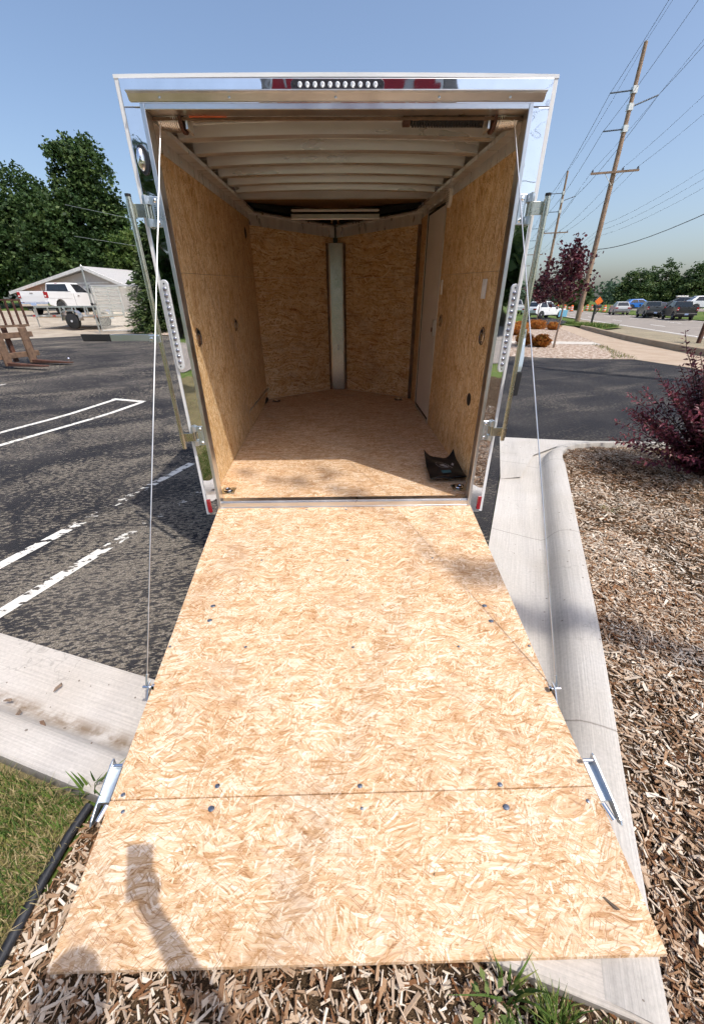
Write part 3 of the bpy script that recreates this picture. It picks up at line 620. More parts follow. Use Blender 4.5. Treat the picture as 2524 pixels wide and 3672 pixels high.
# chrome oval marker light on the left post
mb = MB(); poly = [(0.031*math.cos(2*PI*k/20), 0.060*math.sin(2*PI*k/20)) for k in range(20)]
mb.prism(poly, lambda u, v: (-0.957+u, -0.0125, 2.388+v), lambda u, v: (-0.957+u*0.95, -0.020, 2.388+v*0.95)); ml = mb.build('marker_light', 'black_plastic', TR)
mb = MB(); vs = []
for j in range(6):
    a = PI/2*j/5
    for k in range(16): t2 = 2*PI*k/16; vs.append((-0.963+0.021*math.cos(t2)*math.cos(a), -0.020-0.022*math.sin(a), 2.388+0.046*math.sin(t2)*math.cos(a)))
mb.add(vs, [(j*16+k, j*16+(k+1) % 16, (j+1)*16+(k+1) % 16, (j+1)*16+k) for j in range(5) for k in range(16)]); mb.build('lens_cover', 'chrome', ml, smooth=True)
# bar locks: rod, hinge brackets, handle on each post
def bar_lock(s, zt, zb, z1, z2):
    rod = MB(); rod.tube([(s*1.050, -0.062, zb), (s*1.050, -0.062, zt-0.012)], 0.0135, 16); rodo = rod.build('lock_rod', 'zinc_yellow', TR, smooth=True)
    cp = MB(); cp.tube([(s*1.050, -0.062, zt-0.012), (s*1.050, -0.062, zt)], 0.0145, 16); cp.build('end_cap', 'black_rubber', rodo, smooth=True)
    for zc, hh in ((z1, 0.064), (z2, 0.064)):
        x = sorted((s*0.925, s*0.962)); mb = MB(); mb.box((x[0], -0.018, zc-hh), (x[1], -0.0125, zc+hh)); br = mb.build('hinge_bracket', 'zinc', TR, bevel=0.006)
        mb = MB(); mb.prism([(0.962, -0.0125), (0.968, -0.034), (0.982, -0.040), (0.996, -0.034), (1.000, -0.0125)], lambda a, y: (s*a, y, zc+0.030), lambda a, y: (s*a, y, zc+hh)); mb.build('knuckle', 'zinc', br)
        mb = MB(); mb.prism([(0.962, -0.0125), (0.968, -0.034), (0.982, -0.040), (0.996, -0.034), (1.000, -0.0125)], lambda a, y: (s*a, y, zc-hh), lambda a, y: (s*a, y, zc-0.030)); mb.build('knuckle', 'zinc', br)
        mb = MB(); mb.tube([(s*0.983, -0.030, zc-hh-0.004), (s*0.983, -0.030, zc+hh+0.004)], 0.008, 10); mb.build('hinge_pin', 'zinc_yellow', br, smooth=True)
        x = sorted((s*0.985, s*1.055)); mb = MB(); mb.box((x[0], -0.050, zc-0.028), (x[1], -0.045, zc+0.028)); mb.build('strap', 'zinc_yellow', br, bevel=0.001)
        mb = MB(); mb.tube([(s*1.050, -0.062, zc-0.032), (s*1.050, -0.062, zc+0.032)], 0.0165, 12); mb.build('collar', 'zinc_yellow', br, smooth=True)
        for dz in (-0.046, 0.046):
            mb = MB(); mb.disc((s*0.942, -0.018, zc+dz), 0.0105, (0, -1, 0), 0.003, 12, 0.004); mb.build('rivet', 'chrome', br, smooth=True)
        for k in range(7):
            mb = MB(); mb.box((s*0.945-0.005, -0.0188, zc-0.029+0.0088*k), (s*0.945+0.005, -0.0178, zc-0.029+0.0088*k+0.0045)); mb.build('embossed_mark', 'chrome', br)
    return rodo
lr = bar_lock(-1, 2.249, 0.927, 2.184, 0.998); rr = bar_lock(1, 2.246, 0.961, 2.188, 1.014)
# left handle swung out to the side
mb = MB(); mb.box((-1.325, -0.088, 1.583), (-1.068, -0.081, 1.617)); h1 = mb.build('lock_handle', 'zinc', TR, bevel=0.001)
mb = MB(); mb.prism([(-1.482, 1.620), (-1.318, 1.6185), (-1.318, 1.581), (-1.475, 1.582)], lambda x, z: (x, -0.092, z), lambda x, z: (x, -0.077, z)); mb.build('grip', 'black_rubber', h1, bevel=0.003)
mb = MB(); mb.box((-1.10, -0.095, 1.574), (-1.040, -0.074, 1.612)); mb.build('handle_clamp', 'zinc', h1, bevel=0.003)
mb = MB(); mb.disc((-1.085, -0.095, 1.593), 0.009, (0, -1, 0), 0.004, 12, 0.002); mb.build('rivet', 'chrome', h1, smooth=True)
# right handle hanging down along the rod
mb = MB(); ring = []
path = [(1.075, -0.02, 1.625, 0.022), (1.078, -0.02, 1.575, 0.022), (1.080, -0.03, 1.54, 0.018), (1.086, -0.04, 1.47, 0.017), (1.082, -0.05, 1.42, 0.017), (1.076, -0.055, 1.385, 0.0165)]
vs = []
for (x, y, z, hw) in path: vs += [(x-hw, y, z), (x+hw, y+0.012, z), (x+hw, y+0.017, z), (x-hw, y+0.005, z)]
mb.add(vs, [(0, 1, 2, 3), (23, 22, 21, 20)]+[(4*i+k, 4*i+(k+1) % 4, 4*i+4+(k+1) % 4, 4*i+4+k) for i in range(5) for k in range(4)]); h2 = mb.build('lock_handle', 'zinc', TR)
mb = MB(); mb.prism([(1.058, 1.392), (1.096, 1.392), (1.092, 1.25), (1.060, 1.25)], lambda x, z: (x, -0.066, z), lambda x, z: (x, -0.040, z)); mb.build('grip', 'black_rubber', h2, bevel=0.003)
mb = MB(); mb.disc((1.078, -0.021, 1.605), 0.008, (0, -1, 0), 0.003, 10, 0.002); mb.build('rivet', 'black_rubber', h2, smooth=True)
# lift gear: shaft, cable drums, torsion spring
mb = MB(); mb.tube([(-0.90, 0.10, 2.572), (0.90, 0.10, 2.572)], 0.011, 10); mb.build('spring_shaft', 'alu_dull', TR, smooth=True)
for s in (-1, 1):
    pts = []; rad = []
    for k in range(23):
        pts.append((s*(0.775+0.005*k), 0.10, 2.572)); rad.append((0.054 if k % 2 else 0.049)-0.0006*abs(k-4))
    mb = MB(); mb.tube(pts, rad, 18); dr = mb.build('cable_drum', 'alu_dull', TR, smooth=True)
    mb = MB(); mb.tube([(s*0.760, 0.10, 2.572), (s*0.774, 0.10, 2.572)], 0.060, 18); mb.build('drum_flange', 'rust', dr, smooth=True)
    mb = MB(); mb.box((min(s*0.735, s*0.745), 0.055, 2.52), (max(s*0.735, s*0.745), 0.145, 2.61)); mb.build('drum_mount', 'alu_dull', dr)
pts = []
for k in range(0, 26*12): a = 2*PI*k/12; pts.append((0.36+0.36*k/(26*12), 0.10+0.030*math.cos(a), 2.572+0.030*math.sin(a)))
mb = MB(); mb.tube(pts, 0.0065, 5).tube([(0.36, 0.10, 2.572), (0.72, 0.10, 2.572)], 0.027, 10); mb.build('torsion_spring', 'black_rubber', TR, smooth=True)
for x in (0.34, 0.355):
    mb = MB(); mb.tube([(x-0.02, 0.10, 2.572), (x, 0.10, 2.572)], 0.034, 12); mb.build('spring_cone', 'rust', TR, smooth=True)

# ramp: main panel, flap, screws, hinge latches, cable anchors
KL, KR, CS, LS, LE = 0.2097, 0.185, 0.98, 1.7528, 2.1787
RN = Vector((0, 0.197, 0.98)).normalized()
def RP(u, L, off=0.0):
    wd = 0.9237+0.0107*L/LE
    return (u*wd+0.0129*L, -L*CS-0.0015*u*L+off*RN.y-0.012, 0.452-L*(KL*(1-u)/2+KR*(1+u)/2)+off*RN.z)
def ramp_slab(name, u0, u1, L0, L1, o0, o1, mat, parent, nu=4, nl=6, bevel=0.0):
    mb = MB(); us = np.linspace(u0, u1, nu+1); ls = np.linspace(L0, L1, nl+1); n = (nu+1)*(nl+1)
    vs = [RP(u, l, o1) for l in ls for u in us]+[RP(u, l, o0) for l in ls for u in us]
    q = lambda i, j: j*(nu+1)+i
    fs = [(q(i, j), q(i+1, j), q(i+1, j+1), q(i, j+1)) for j in range(nl) for i in range(nu)]
    fs += [(n+q(i, j), n+q(i, j+1), n+q(i+1, j+1), n+q(i+1, j)) for j in range(nl) for i in range(nu)]
    for i in range(nu): fs += [(q(i, 0), n+q(i, 0), n+q(i+1, 0), q(i+1, 0)), (q(i, nl), q(i+1, nl), n+q(i+1, nl), n+q(i, nl))]
    for j in range(nl): fs += [(q(0, j), q(0, j+1), n+q(0, j+1), n+q(0, j)), (q(nu, j), n+q(nu, j), n+q(nu, j+1), q(nu, j+1))]
    mb.add(vs, fs); return mb.build(name, mat, parent, bevel=bevel)
ramp = ramp_slab('ramp', -1, 1, 0.0, LS-0.003, -0.014, 0.0, 'osb_floor', TR, bevel=0.001)
ramp['label'] = 'lowered osb ramp door lying between trailer and kerb'
ramp_slab('ramp_skin', -1, 1, 0.01, LS-0.004, -0.030, -0.0145, 'white_paint', ramp)
flap = ramp_slab('ramp_flap', -1, 1, LS+0.003, LE, -0.012, 0.002, 'osb_floor', ramp, bevel=0.001)
mb = MB(); mb.tube([RP(-0.985, 0.003, 0.004), RP(0.985, 0.003, 0.004)], 0.006, 8); mb.build('ramp_hinge', 'alu', ramp, smooth=True)
for (u, L, r) in [(-0.812, .859, .011), (-0.806, .953, .011), (.823, .90, .011), (.828, 1.0, .011), (-.565, 1.715, .008), (-.571, 1.788, .010), (.036, 1.729, .008), (.04, 1.802, .005), (.618, 1.738, .008), (.617, 1.81, .010), (-.573, .52, .006), (.01, .535, .006), (.588, .529, .006), (.026, 1.135, .006), (-.564, 1.118, .006), (.602, 1.146, .006), (-.985, 1.105, .006), (.985, 1.153, .006), (-.955, 1.735, .007), (-.93, 1.79, .006), (.95, 1.80, .006), (-.30, .03, .006), (.01, .035, .006), (.3, .03, .006)]:
    o = 0.002 if L > LS else 0.0
    mb = MB(); mb.disc(RP(u, L, o), r*1.3, RN, 0.002, 12, 0.002); mb.build('bolt_head', 'bolt_steel', ramp, smooth=True)
for s in (-1, 1):
    # flap latch: a bent bar loop with a spring plate, standing on the edge of the ramp
    La, Lb = (1.63, 1.84) if s < 0 else (1.66, 1.88)
    p = lambda L, o, du: RP(s*(1.0+du), L, o)
    mb = MB(); vs = []
    pr = [(La, 0.002), (La, 0.032), (La+0.015, 0.038), (Lb-0.05, 0.030), (Lb-0.01, 0.022), (Lb, 0.010), (Lb-0.02, -0.006), (La+0.06, -0.004)]
    mb.prism(pr, lambda L, o: p(L, o, 0.033), lambda L, o: p(L, o, 0.040)); lt = mb.build('flap_latch', 'zinc', ramp, bevel=0.001)
    mb = MB(); vs = [p(La, -0.004, 0.002), p(La, -0.004, 0.034), p(Lb-0.08, -0.004, 0.034), p(Lb-0.08, -0.004, 0.002), p(La, 0.002, 0.002), p(La, 0.002, 0.034), p(Lb-0.08, 0.002, 0.034), p(Lb-0.08, 0.002, 0.002)]
    mb.add(vs, [(0, 1, 2, 3), (7, 6, 5, 4), (0, 4, 5, 1), (1, 5, 6, 2), (2, 6, 7, 3), (3, 7, 4, 0)]); mb.build('latch_plate', 'zinc', lt)
    mb = MB(); mb.tube([p(Lb-0.07, 0.004, 0.004), p(Lb-0.02, 0.004, 0.018)], 0.010, 10); mb.build('latch_spring', 'chrome', lt, smooth=True)
    mb = MB(); mb.tube([p(La+0.02, 0.022, -0.012), p(La+0.02, 0.022, 0.045)], 0.0075, 10); mb.build('latch_bolt', 'chrome', lt, smooth=True)
    # cable anchor and cable
    Lc = 1.324 if s < 0 else 1.384
    a0 = Vector(RP(s*1.028, Lc, 0.012))
    mb = MB(); mb.prism([(Lc-0.02, 0.03), (Lc+0.012, 0.03), (Lc+0.05, -0.02), (Lc-0.0, -0.02)], lambda L, o: RP(s*1.004, L, o), lambda L, o: RP(s*1.009, L, o)); an = mb.build('cable_anchor', 'zinc', ramp)
    mb = MB(); mb.tube([RP(s*0.985, Lc, 0.014), RP(s*1.04, Lc, 0.014)], 0.007, 10); mb.build('anchor_bolt', 'chrome', an, smooth=True)
    mb = MB(); mb.tube([RP(s*0.98, Lc, 0.014), RP(s*0.992, Lc, 0.014)], 0.013, 6); mb.build('anchor_nut', 'chrome', an, smooth=True)
    top = Vector((s*0.862, 0.056, 2.555)); bot = Vector(RP(s*1.022, Lc-0.005, 0.02))
    mb = MB(); mb.tube([bot, bot+(top-bot)*0.5, top], 0.0027, 8); cb = mb.build('lift_cable', 'cable_steel', TR, smooth=True)
    mb = MB(); mb.tube([bot, bot+(top-bot).normalized()*0.05], 0.0062, 8); mb.build('cable_sleeve', 'zinc', cb, smooth=True)
# tie-down rings in the floor
for (x, y) in ((-0.884, 0.165), (0.884, 0.17), (-0.845, 2.77), (0.80, 2.79)):
    mb = MB(); mb.box((x-0.052, y-0.052, 0.0005), (x+0.052, y+0.052, 0.004), T); pl = mb.build('tie_down', 'black_plastic' if y > 1 else 'zinc_yellow', TR, bevel=0.001)
    mb = MB(); mb.disc(T(x, y, 0.004), 0.034, (0, 0, 1), 0.001, 16); mb.build('tie_down_dish', 'black_rubber', pl)
    mb = MB(); mb.tube([T(x+0.026*math.cos(a), y+0.026*math.sin(a), 0.012) for a in np.linspace(0, 2*PI, 17)], 0.006, 6); mb.build('tie_down_ring', 'chrome', pl, smooth=True)
    for dx in (-0.042, 0.042):
        for dy in (-0.042, 0.042):
            mb = MB(); mb.disc(T(x+dx, y+dy, 0.004), 0.006, (0, 0, 1), 0.002, 8); mb.build('screw', 'chrome', pl)
# recessed rings and ports in the walls
def wall_port(s, y, z, r, mat, ring):
    nx = Vector((-s, 0, 0))
    c = T(s*0.9745, y, z); mb = MB(); mb.disc(c, r, nx, 0.002, 20); pt = mb.build('wall_port', mat, TR)
    if ring:
        pts = [(Vector(T(s*0.9715, y, z))+Vector((0, r*0.86*math.cos(a), r*0.86*math.sin(a)))) for a in np.linspace(0, 2*PI, 21)]
        mb = MB(); mb.tube(pts, 0.005, 6); mb.build('port_rim', 'chrome', pt, smooth=True)
        mb = MB(); mb.disc(T(s*0.9725, y, z-0.01), r*0.6, nx, 0.003, 16, 0.004); mb.build('port_lens', 'chrome', pt, smooth=True)
wall_port(-1, 0.389, 1.05, 0.058, 'black_rubber', True); wall_port(-1, 1.543, 1.03, 0.055, 'black_rubber', True); wall_port(-1, 2.587, 1.835, 0.05, 'black_rubber', False)
wall_port(1, 1.573, 1.051, 0.055, 'black_rubber', True); wall_port(1, 0.393, 1.043, 0.058, 'black_rubber', True); wall_port(1, 0.483, 0.591, 0.048, 'black_rubber', False)
mb = MB(); mb.disc(T(0.9745, 1.638, 2.03-0.04), 0.075, (-1, 0, 0), 0.02, 24, 0.006); vt = mb.build('wall_vent', 'white_plastic', TR, smooth=True)
for k in range(5):
    mb = MB(); mb.box((0.946, 1.59, 1.955+0.015*k), (0.949, 1.685, 1.960+0.015*k), T); mb.build('vent_slot', 'trim_grey', vt)
for (y, z, hy, hz) in ((1.639, 1.326, 0.022, 0.06), (0.469, 1.326, 0.035, 0.058)):
    mb = MB(); mb.box((0.965, y-hy, z-hz), (0.9748, y+hy, z+hz), T); sw = mb.build('switch_plate', 'white_plastic', TR, bevel=0.003)
    mb = MB(); mb.box((0.961, y-0.008, z-0.02), (0.966, y+0.008, z+0.02), T); mb.build('rocker', 'white_plastic', sw, bevel=0.002)
# side door
mb = MB(); mb.box((0.976, 1.762, 0.05), (1.012, 2.484, 1.978), T); sd = mb.build('side_door', 'door_skin', TR)
for a, b in (((0.966, 1.736, 0.0), (0.99, 1.76, 2.0)), ((0.966, 2.486, 0.0), (0.99, 2.51, 2.0)), ((0.966, 1.76, 1.98), (0.99, 2.486, 2.0)), ((0.966, 1.76, 0.0), (0.99, 2.486, 0.03))):
    tb('door_frame', a, b, 'alu_dull', 0.002, sd)
for a, b in (((0.970, 2.468, 0.032), (0.975, 2.4855, 1.978)), ((0.970, 1.7605, 0.031), (0.975, 2.468, 0.048)), ((0.970, 1.7605, 1.96), (0.975, 2.468, 1.979))):
    tb('door_seal', a, b, 'black_rubber', 0.0, sd)
tb('door_latch', (0.955, 1.79, 0.89), (0.975, 1.85, 1.04), 'galv', 0.004, sd)
tb('latch_lever', (0.945, 1.81, 0.93), (0.956, 1.83, 0.97), 'rust', 0.002, sd)
# wheels under the body
for s in (-1, 1):
    for y in (1.95, 2.75):
        mb = MB(); mb.tube([(s*1.035, y, 0.33), (s*1.05, y, 0.33), (s*1.19, y, 0.33), (s*1.205, y, 0.33)], [0.28, 0.33, 0.33, 0.28], 24); wh = mb.build('wheel', 'tyre', TR, smooth=True)
        mb = MB(); mb.tube([(s*1.206, y, 0.33), (s*1.215, y, 0.33)], [0.2, 0.17], 20); mb.build('rim', 'alu', wh, smooth=True)
for s in (-1, 1):
    pr = [(1.5, 0.38), (1.55, 0.68), (1.68, 0.76), (3.02, 0.76), (3.15, 0.68), (3.2, 0.38), (3.18, 0.38), (3.13, 0.665), (3.01, 0.742), (1.69, 0.742), (1.57, 0.665), (1.52, 0.38)]
    mb = MB(); mb.prism(pr, lambda y, z: (s*1.019, y, z), lambda y, z: (s*1.225, y, z)); mb.build('fender', 'alu', TR)
mb = MB(); mb.tube([(-1.04, 1.95, 0.34), (1.04, 1.95, 0.34)], 0.03, 10); mb.build('axle', 'black_plastic', TR)
mb = MB(); mb.tube([(0, YN-0.2, 0.56), (-0.1, 4.6, 0.6)], 0.05, 8).tube([(-0.09, 4.3, 0.0), (-0.09, 4.3, 0.7)], 0.03, 10); mb.build('tongue', 'black_plastic', TR)

# black pouch lying on the floor by the right jamb
bag = empty('manual_pouch', (0.83, 0.48, 0.52), 'black plastic document pouch with grey print on the trailer floor by the right jamb', 'pouch')
nu, nv = 14, 12
c00, c10, c11, c01 = (0.67, 0.24), (0.965, 0.27), (0.955, 0.70), (0.70, 0.72)
def bagpt(u, v, off=0.0):
    x = (c00[0]*(1-u)+c10[0]*u)*(1-v)+(c01[0]*(1-u)+c11[0]*u)*v
    y = (c00[1]*(1-u)+c10[1]*u)*(1-v)+(c01[1]*(1-u)+c11[1]*u)*v
    sag = 4*u*(1-u)
    y -= 0.075*sag*v**3
    z = 0.53+0.025+0.02*sag+0.03*(v**2)*(1-sag)+0.008*math.sin(9*u+4*v)*math.sin(7*v+1)
    z += 0.05*(v**4)*(abs(2*u-1)**3)
    return (x-0.83, y-0.48, z-0.52+off)
mb = MB(); vs = [bagpt(i/nu, j/nv) for j in range(nv+1) for i in range(nu+1)]; n = len(vs)
vs += [(x, y, (z-0.018) if 0 < k % (nu+1) < nu else z-0.004) for k, (x, y, z) in enumerate(vs)]
q = lambda i, j: j*(nu+1)+i
fs = [(q(i, j), q(i+1, j), q(i+1, j+1), q(i, j+1)) for j in range(nv) for i in range(nu)]
fs += [(n+q(i, j), n+q(i, j+1), n+q(i+1, j+1), n+q(i+1, j)) for j in range(nv) for i in range(nu)]
for i in range(nu): fs += [(q(i, 0), n+q(i, 0), n+q(i+1, 0), q(i+1, 0)), (q(i, nv), q(i+1, nv), n+q(i+1, nv), n+q(i, nv))]
for j in range(nv): fs += [(q(0, j), q(0, j+1), n+q(0, j+1), n+q(0, j)), (q(nu, j), n+q(nu, j), n+q(nu, j+1), q(nu, j+1))]
mb.add(vs, fs); mb.build('sleeve', 'bag_black', bag, smooth=True)
def bagprint(name, poly, mat):
    mb = MB(); mb.add([bagpt(u, v, 0.003) for u, v in poly], [tuple(range(len(poly)))]); return mb.build(name, mat, bag)
ring = lambda cu, cv, a, b, n, ro: [(cu+a*math.cos(2*PI*k/n)*math.cos(ro)-b*math.sin(2*PI*k/n)*math.sin(ro), cv+a*math.cos(2*PI*k/n)*math.sin(ro)+b*math.sin(2*PI*k/n)*math.cos(ro)) for k in range(n)]
ro, ri = ring(0.46, 0.50, 0.20, 0.155, 24, -0.35), ring(0.46, 0.50, 0.19, 0.145, 24, -0.35)
mb = MB(); vs = [bagpt(u, v, 0.003) for u, v in ro]+[bagpt(u, v, 0.003) for u, v in ri]; mb.add(vs, [(k, (k+1) % 24, 24+(k+1) % 24, 24+k) for k in range(24)]); mb.build('printed_ring', 'print_grey', bag)
bagprint('printed_emblem', [(0.36, 0.46), (0.42, 0.43), (0.52, 0.39), (0.60, 0.37), (0.62, 0.42), (0.58, 0.45), (0.60, 0.50), (0.54, 0.49), (0.53, 0.56), (0.47, 0.57), (0.48, 0.51), (0.42, 0.50)], 'print_grey')
bagprint('printed_bar', [(0.635, 0.54), (0.655, 0.54), (0.74, 0.34), (0.715, 0.34)], 'print_grey')
bagprint('printed_diamond', [(0.79, 0.47), (0.84, 0.54), (0.80, 0.60), (0.75, 0.53)], 'print_grey')
bagprint('printed_panel', [(0.36, 0.12), (0.62, 0.13), (0.60, 0.24), (0.36, 0.24)], 'print_teal')

# ------------------------------------------------------------------ mulch chips, grass (uncountable)
def inside(poly, x, y):
    poly = np.asarray(poly); r = np.zeros(len(x), bool); j = len(poly)-1
    for i in range(len(poly)):
        xi, yi = poly[i]; xj, yj = poly[j]
        c = ((yi > y) != (yj > y)) & (x < (xj-xi)*(y-yi)/(yj-yi+1e-12)+xi); r ^= c; j = i
    return r
def chips(name, x, y, z, lmin, lmax, label, kind='stuff', seed=1, bright=0.0):
    g = np.random.default_rng(seed); n = len(x)
    L = g.uniform(lmin, lmax, n)*g.choice([0.45, 0.85, 1.3, 2.0], n, p=[.38, .40, .185, .035]); Wd = np.minimum(L*g.uniform(0.14, 0.46, n), 0.020); Th = np.minimum(Wd*0.5, g.uniform(0.002, 0.007, n))
    yaw = g.uniform(0, 2*PI, n); pit = g.normal(0, 0.16, n); rol = g.normal(0, 0.34, n)
    ca, sa, cp, sp, cr, sr = np.cos(yaw), np.sin(yaw), np.cos(pit), np.sin(pit), np.cos(rol), np.sin(rol)
    ex = np.stack([ca*cp, sa*cp, sp], 1); side = np.stack([-sa, ca, 0*ca], 1); up = np.cross(ex, side)
    ey = side*cr[:, None]+up*sr[:, None]; ez = np.cross(ex, ey)
    c = np.stack([x, y, z], 1)
    corners = []
    tp = g.uniform(0.08, 1.0, (n, 4))
    for sx, sy, sz, k in [(-1, -1, -1, 0), (1, -1, -1, 1), (1, 1, -1, 2), (-1, 1, -1, 3), (-1, -1, 1, 0), (1, -1, 1, 1), (1, 1, 1, 2), (-1, 1, 1, 3)]:
        corners.append(c+ex*(sx*L/2)[:, None]+ey*(sy*Wd/2*tp[:, k])[:, None]+ez*(sz*Th/2)[:, None])
    V = np.stack(corners, 1)                                             # n,8,3
    F = np.array([[4, 5, 6, 7], [0, 1, 5, 4], [1, 2, 6, 5], [2, 3, 7, 6], [3, 0, 4, 7]])
    verts = V[:, F, :].reshape(-1, 3)
    base = np.clip(g.beta(1.9, 1.65, n)+bright+0.16*np.sin(2.3*x+1.7*np.sin(1.9*y))*np.sin(2.9*y+1.1*np.sin(2.2*x)), 0, 1); rnd = np.repeat(base, 5)
    o = np_mesh(name, verts, 4, 'chips', rnd); tag(o, label, 'mulch', kind=kind); return o
def lump(x, y): return 0.012*np.sin(x*9.1+2*np.sin(y*5))*np.sin(y*8.3+1.3*np.sin(x*6))
def scatter(poly, n, box, seed):
    g = np.random.default_rng(seed); x = g.uniform(box[0], box[1], n); y = g.uniform(box[2], box[3], n)
    m = inside(poly, x, y); return x[m], y[m], g
hmv = np.vectorize(hm)
# near part of the bed, dense
parts = []
for (n, bx, sd) in ((18000, (-1.2, 1.1, -2.75, -1.66), 3), (32000, (0.8, 2.3, -2.7, 0.2), 4), (36000, (1.4, 4.0, -1.2, 2.4), 5), (6000, (3.4, 7.5, -2.0, 2.3), 6), (16000, (-1.4, 4.5, -4.4, -2.6), 8)):
    x, y, g = scatter(mul, n, bx, sd); parts.append((x, y))
x = np.concatenate([p[0] for p in parts]); y = np.concatenate([p[1] for p in parts]); g = np.random.default_rng(11)
z = hmv(x, y)+lump(x, y)+g.uniform(0.0, 0.026, len(x))
under = (np.abs(x) < 0.97) & (y > -2.14)
z = np.where(under, np.minimum(z, -0.035), z)
keep = ~((y > -1.70) & (x < 0.9)) & ~((x > -0.88) & (x < 0.9) & (y > -2.06))
gs = np.random.default_rng(12); xs2 = x[keep][::4]+gs.normal(0, .02, len(x[keep][::4])); ys2 = y[keep][::4]+gs.normal(0, .02, len(xs2)); ok = inside(mul, xs2, ys2); xs2, ys2 = xs2[ok], ys2[ok]
chips('mulch_slivers', xs2, ys2, hmv(xs2, ys2)+lump(xs2, ys2)+gs.uniform(0.008, 0.03, len(xs2)), 0.008, 0.03, 'fine pale wood slivers mixed through the chip mulch', seed=22, bright=0.08)
chips('mulch_chips', x[keep], y[keep], z[keep], 0.013, 0.043, 'weathered wood chip mulch covering the bed around the ramp and kerb', seed=21)
# loose chips that lie in the left gutter and on the ramp
g = np.random.default_rng(5)
spots = [(-1.45, -1.36, 0.07), (-1.30, -1.44, 0.055), (-1.62, -1.30, 0.05), (-1.18, -1.47, 0.05), (-1.05, -1.52, 0.06), (-1.52, -1.15, 0.05), (-1.40, -1.05, 0.03), (-1.12, -1.50, 0.04), (-1.73, -1.22, 0.04)]
for i, (x0, y0, L) in enumerate(spots):
    mb = MB(); a = g.uniform(0, PI); d = Vector((math.cos(a), math.sin(a), 0)); n = Vector((-d.y, d.x, 0)); c0 = Vector((x0, y0, -0.012))
    pts = [c0-d*L/2, c0-d*L*0.2+n*L*0.16, c0+d*L/2+n*L*0.05, c0+d*L*0.3-n*L*0.15]
    mb.add(pts+[p+Vector((0, 0, 0.006+0.004*k)) for k, p in enumerate(pts)], [(3, 2, 1, 0), (4, 5, 6, 7), (0, 1, 5, 4), (1, 2, 6, 5), (2, 3, 7, 6), (3, 0, 4, 7)])
    o = mb.build('wood_chip', ['rust_tan', 'deck_wood', 'bark_pale'][i % 3]); tag(o, ['largest stray chip on the gutter, left of the others', 'stray chip along the kerb foot in mid gutter', 'stray chip at the kerb foot by the left frame edge', 'stray chip second from the ramp along the kerb foot', 'stray chip closest to the ramp edge in the gutter', 'lone chip out on the open gutter concrete', 'tiny chip nearest the asphalt on the left gutter', 'small chip touching its neighbour near the ramp edge', 'small chip at the frame edge up the gutter'][i], 'wood chip', 'stray chips in the left gutter')
for (u, L, ln, a, lab, mt) in ((0.315, 1.989, 0.046, 0.1, 'flat reddish wood flake on the ramp flap near its middle', 'deck_wood'), (0.88, 2.071, 0.05, -0.8, 'dark brown splinter on the ramp flap near its right corner', 'bark')):
    c0 = Vector(RP(u, L, 0.004)); d = Vector((math.cos(a), math.sin(a), -0.2*math.sin(a))); n = Vector((-d.y, d.x, 0))
    pts = [c0-d*ln/2-n*ln*0.05, c0-d*ln*0.38+n*ln*0.09, c0+d*ln/2+n*ln*0.06, c0+d*ln*0.36-n*ln*0.10]; mb = MB()
    mb.add(pts+[p+Vector((0, 0, 0.004)) for p in pts], [(3, 2, 1, 0), (4, 5, 6, 7), (0, 1, 5, 4), (1, 2, 6, 5), (2, 3, 7, 6), (3, 0, 4, 7)])
    tag(mb.build('wood_chip', mt), lab, 'wood chip')

def blades(name, x, y, z, hmin, hmax, wd, label, dry=0.4, seed=1, mat='grass_blade', lean=0.5, fan=None):
    g = np.random.default_rng(seed); n = len(x); h = g.uniform(hmin, hmax, n); a = g.uniform(0, 2*PI, n); ln = np.abs(g.normal(0, lean, n))*h
    if fan is not None: a = fan+g.normal(0, 0.5, n)
    d = np.stack([np.cos(a), np.sin(a), 0*a], 1); s = np.stack([-np.sin(a), np.cos(a), 0*a], 1)*(wd*g.uniform(0.6, 1.3, n)/2)[:, None]
    b = np.stack([x, y, z], 1); m = b+d*(ln*0.35)[:, None]; m[:, 2] += h*0.6; t2 = b+d*ln[:, None]; t2[:, 2] += h*0.95
    q1 = np.stack([b-s, b+s, m+s*0.8, m-s*0.8], 1).reshape(-1, 3); q2 = np.stack([m-s*0.8, m+s*0.8, t2+s*0.1, t2-s*0.1], 1).reshape(-1, 3)
    verts = np.concatenate([q1, q2]); c = np.where(g.uniform(0, 1, n) < dry, g.uniform(0.6, 1.0, n), g.uniform(0.0, 0.6, n))
    o = np_mesh(name, verts, 4, mat, np.concatenate([c, c])); tag(o, label, 'grass', kind='stuff'); return o
lawnp = [(-1.06, -1.70), (-12, 1.83), (-12, -6), (-1.5, -6), (-1.13, -3.0), (-1.10, -2.2)]
xs_, ys_ = [], []
for n, bx, sd in ((26000, (-1.9, -1.05, -2.6, -1.4), 31), (9000, (-3.2, -1.5, -3.2, -0.9), 32), (5000, (-8, -2, -6, 1.0), 33)):
    x, y, g = scatter(lawnp, n, bx, sd); xs_.append(x); ys_.append(y)
x = np.concatenate(xs_); y = np.concatenate(ys_)
patch = 0.5+0.5*np.sin(x*7+np.sin(y*5)*1.5)*np.sin(y*6.3+1)
gr = np.random.default_rng(3)
m = gr.uniform(0, 1, len(x)) < 0.35+0.65*patch
blades('lawn_grass', x[m], y[m], np.full(m.sum(), -0.014), 0.025, 0.07, 0.0045, 'short green lawn grass left of the black edging', 0.28, 41)
x, y = x[::2], y[::2]
blades('dry_thatch', x, y, np.full(len(x), -0.012), 0.012, 0.035, 0.0035, 'dry straw coloured thatch among the lawn grass', 1.0, 42, lean=1.6)
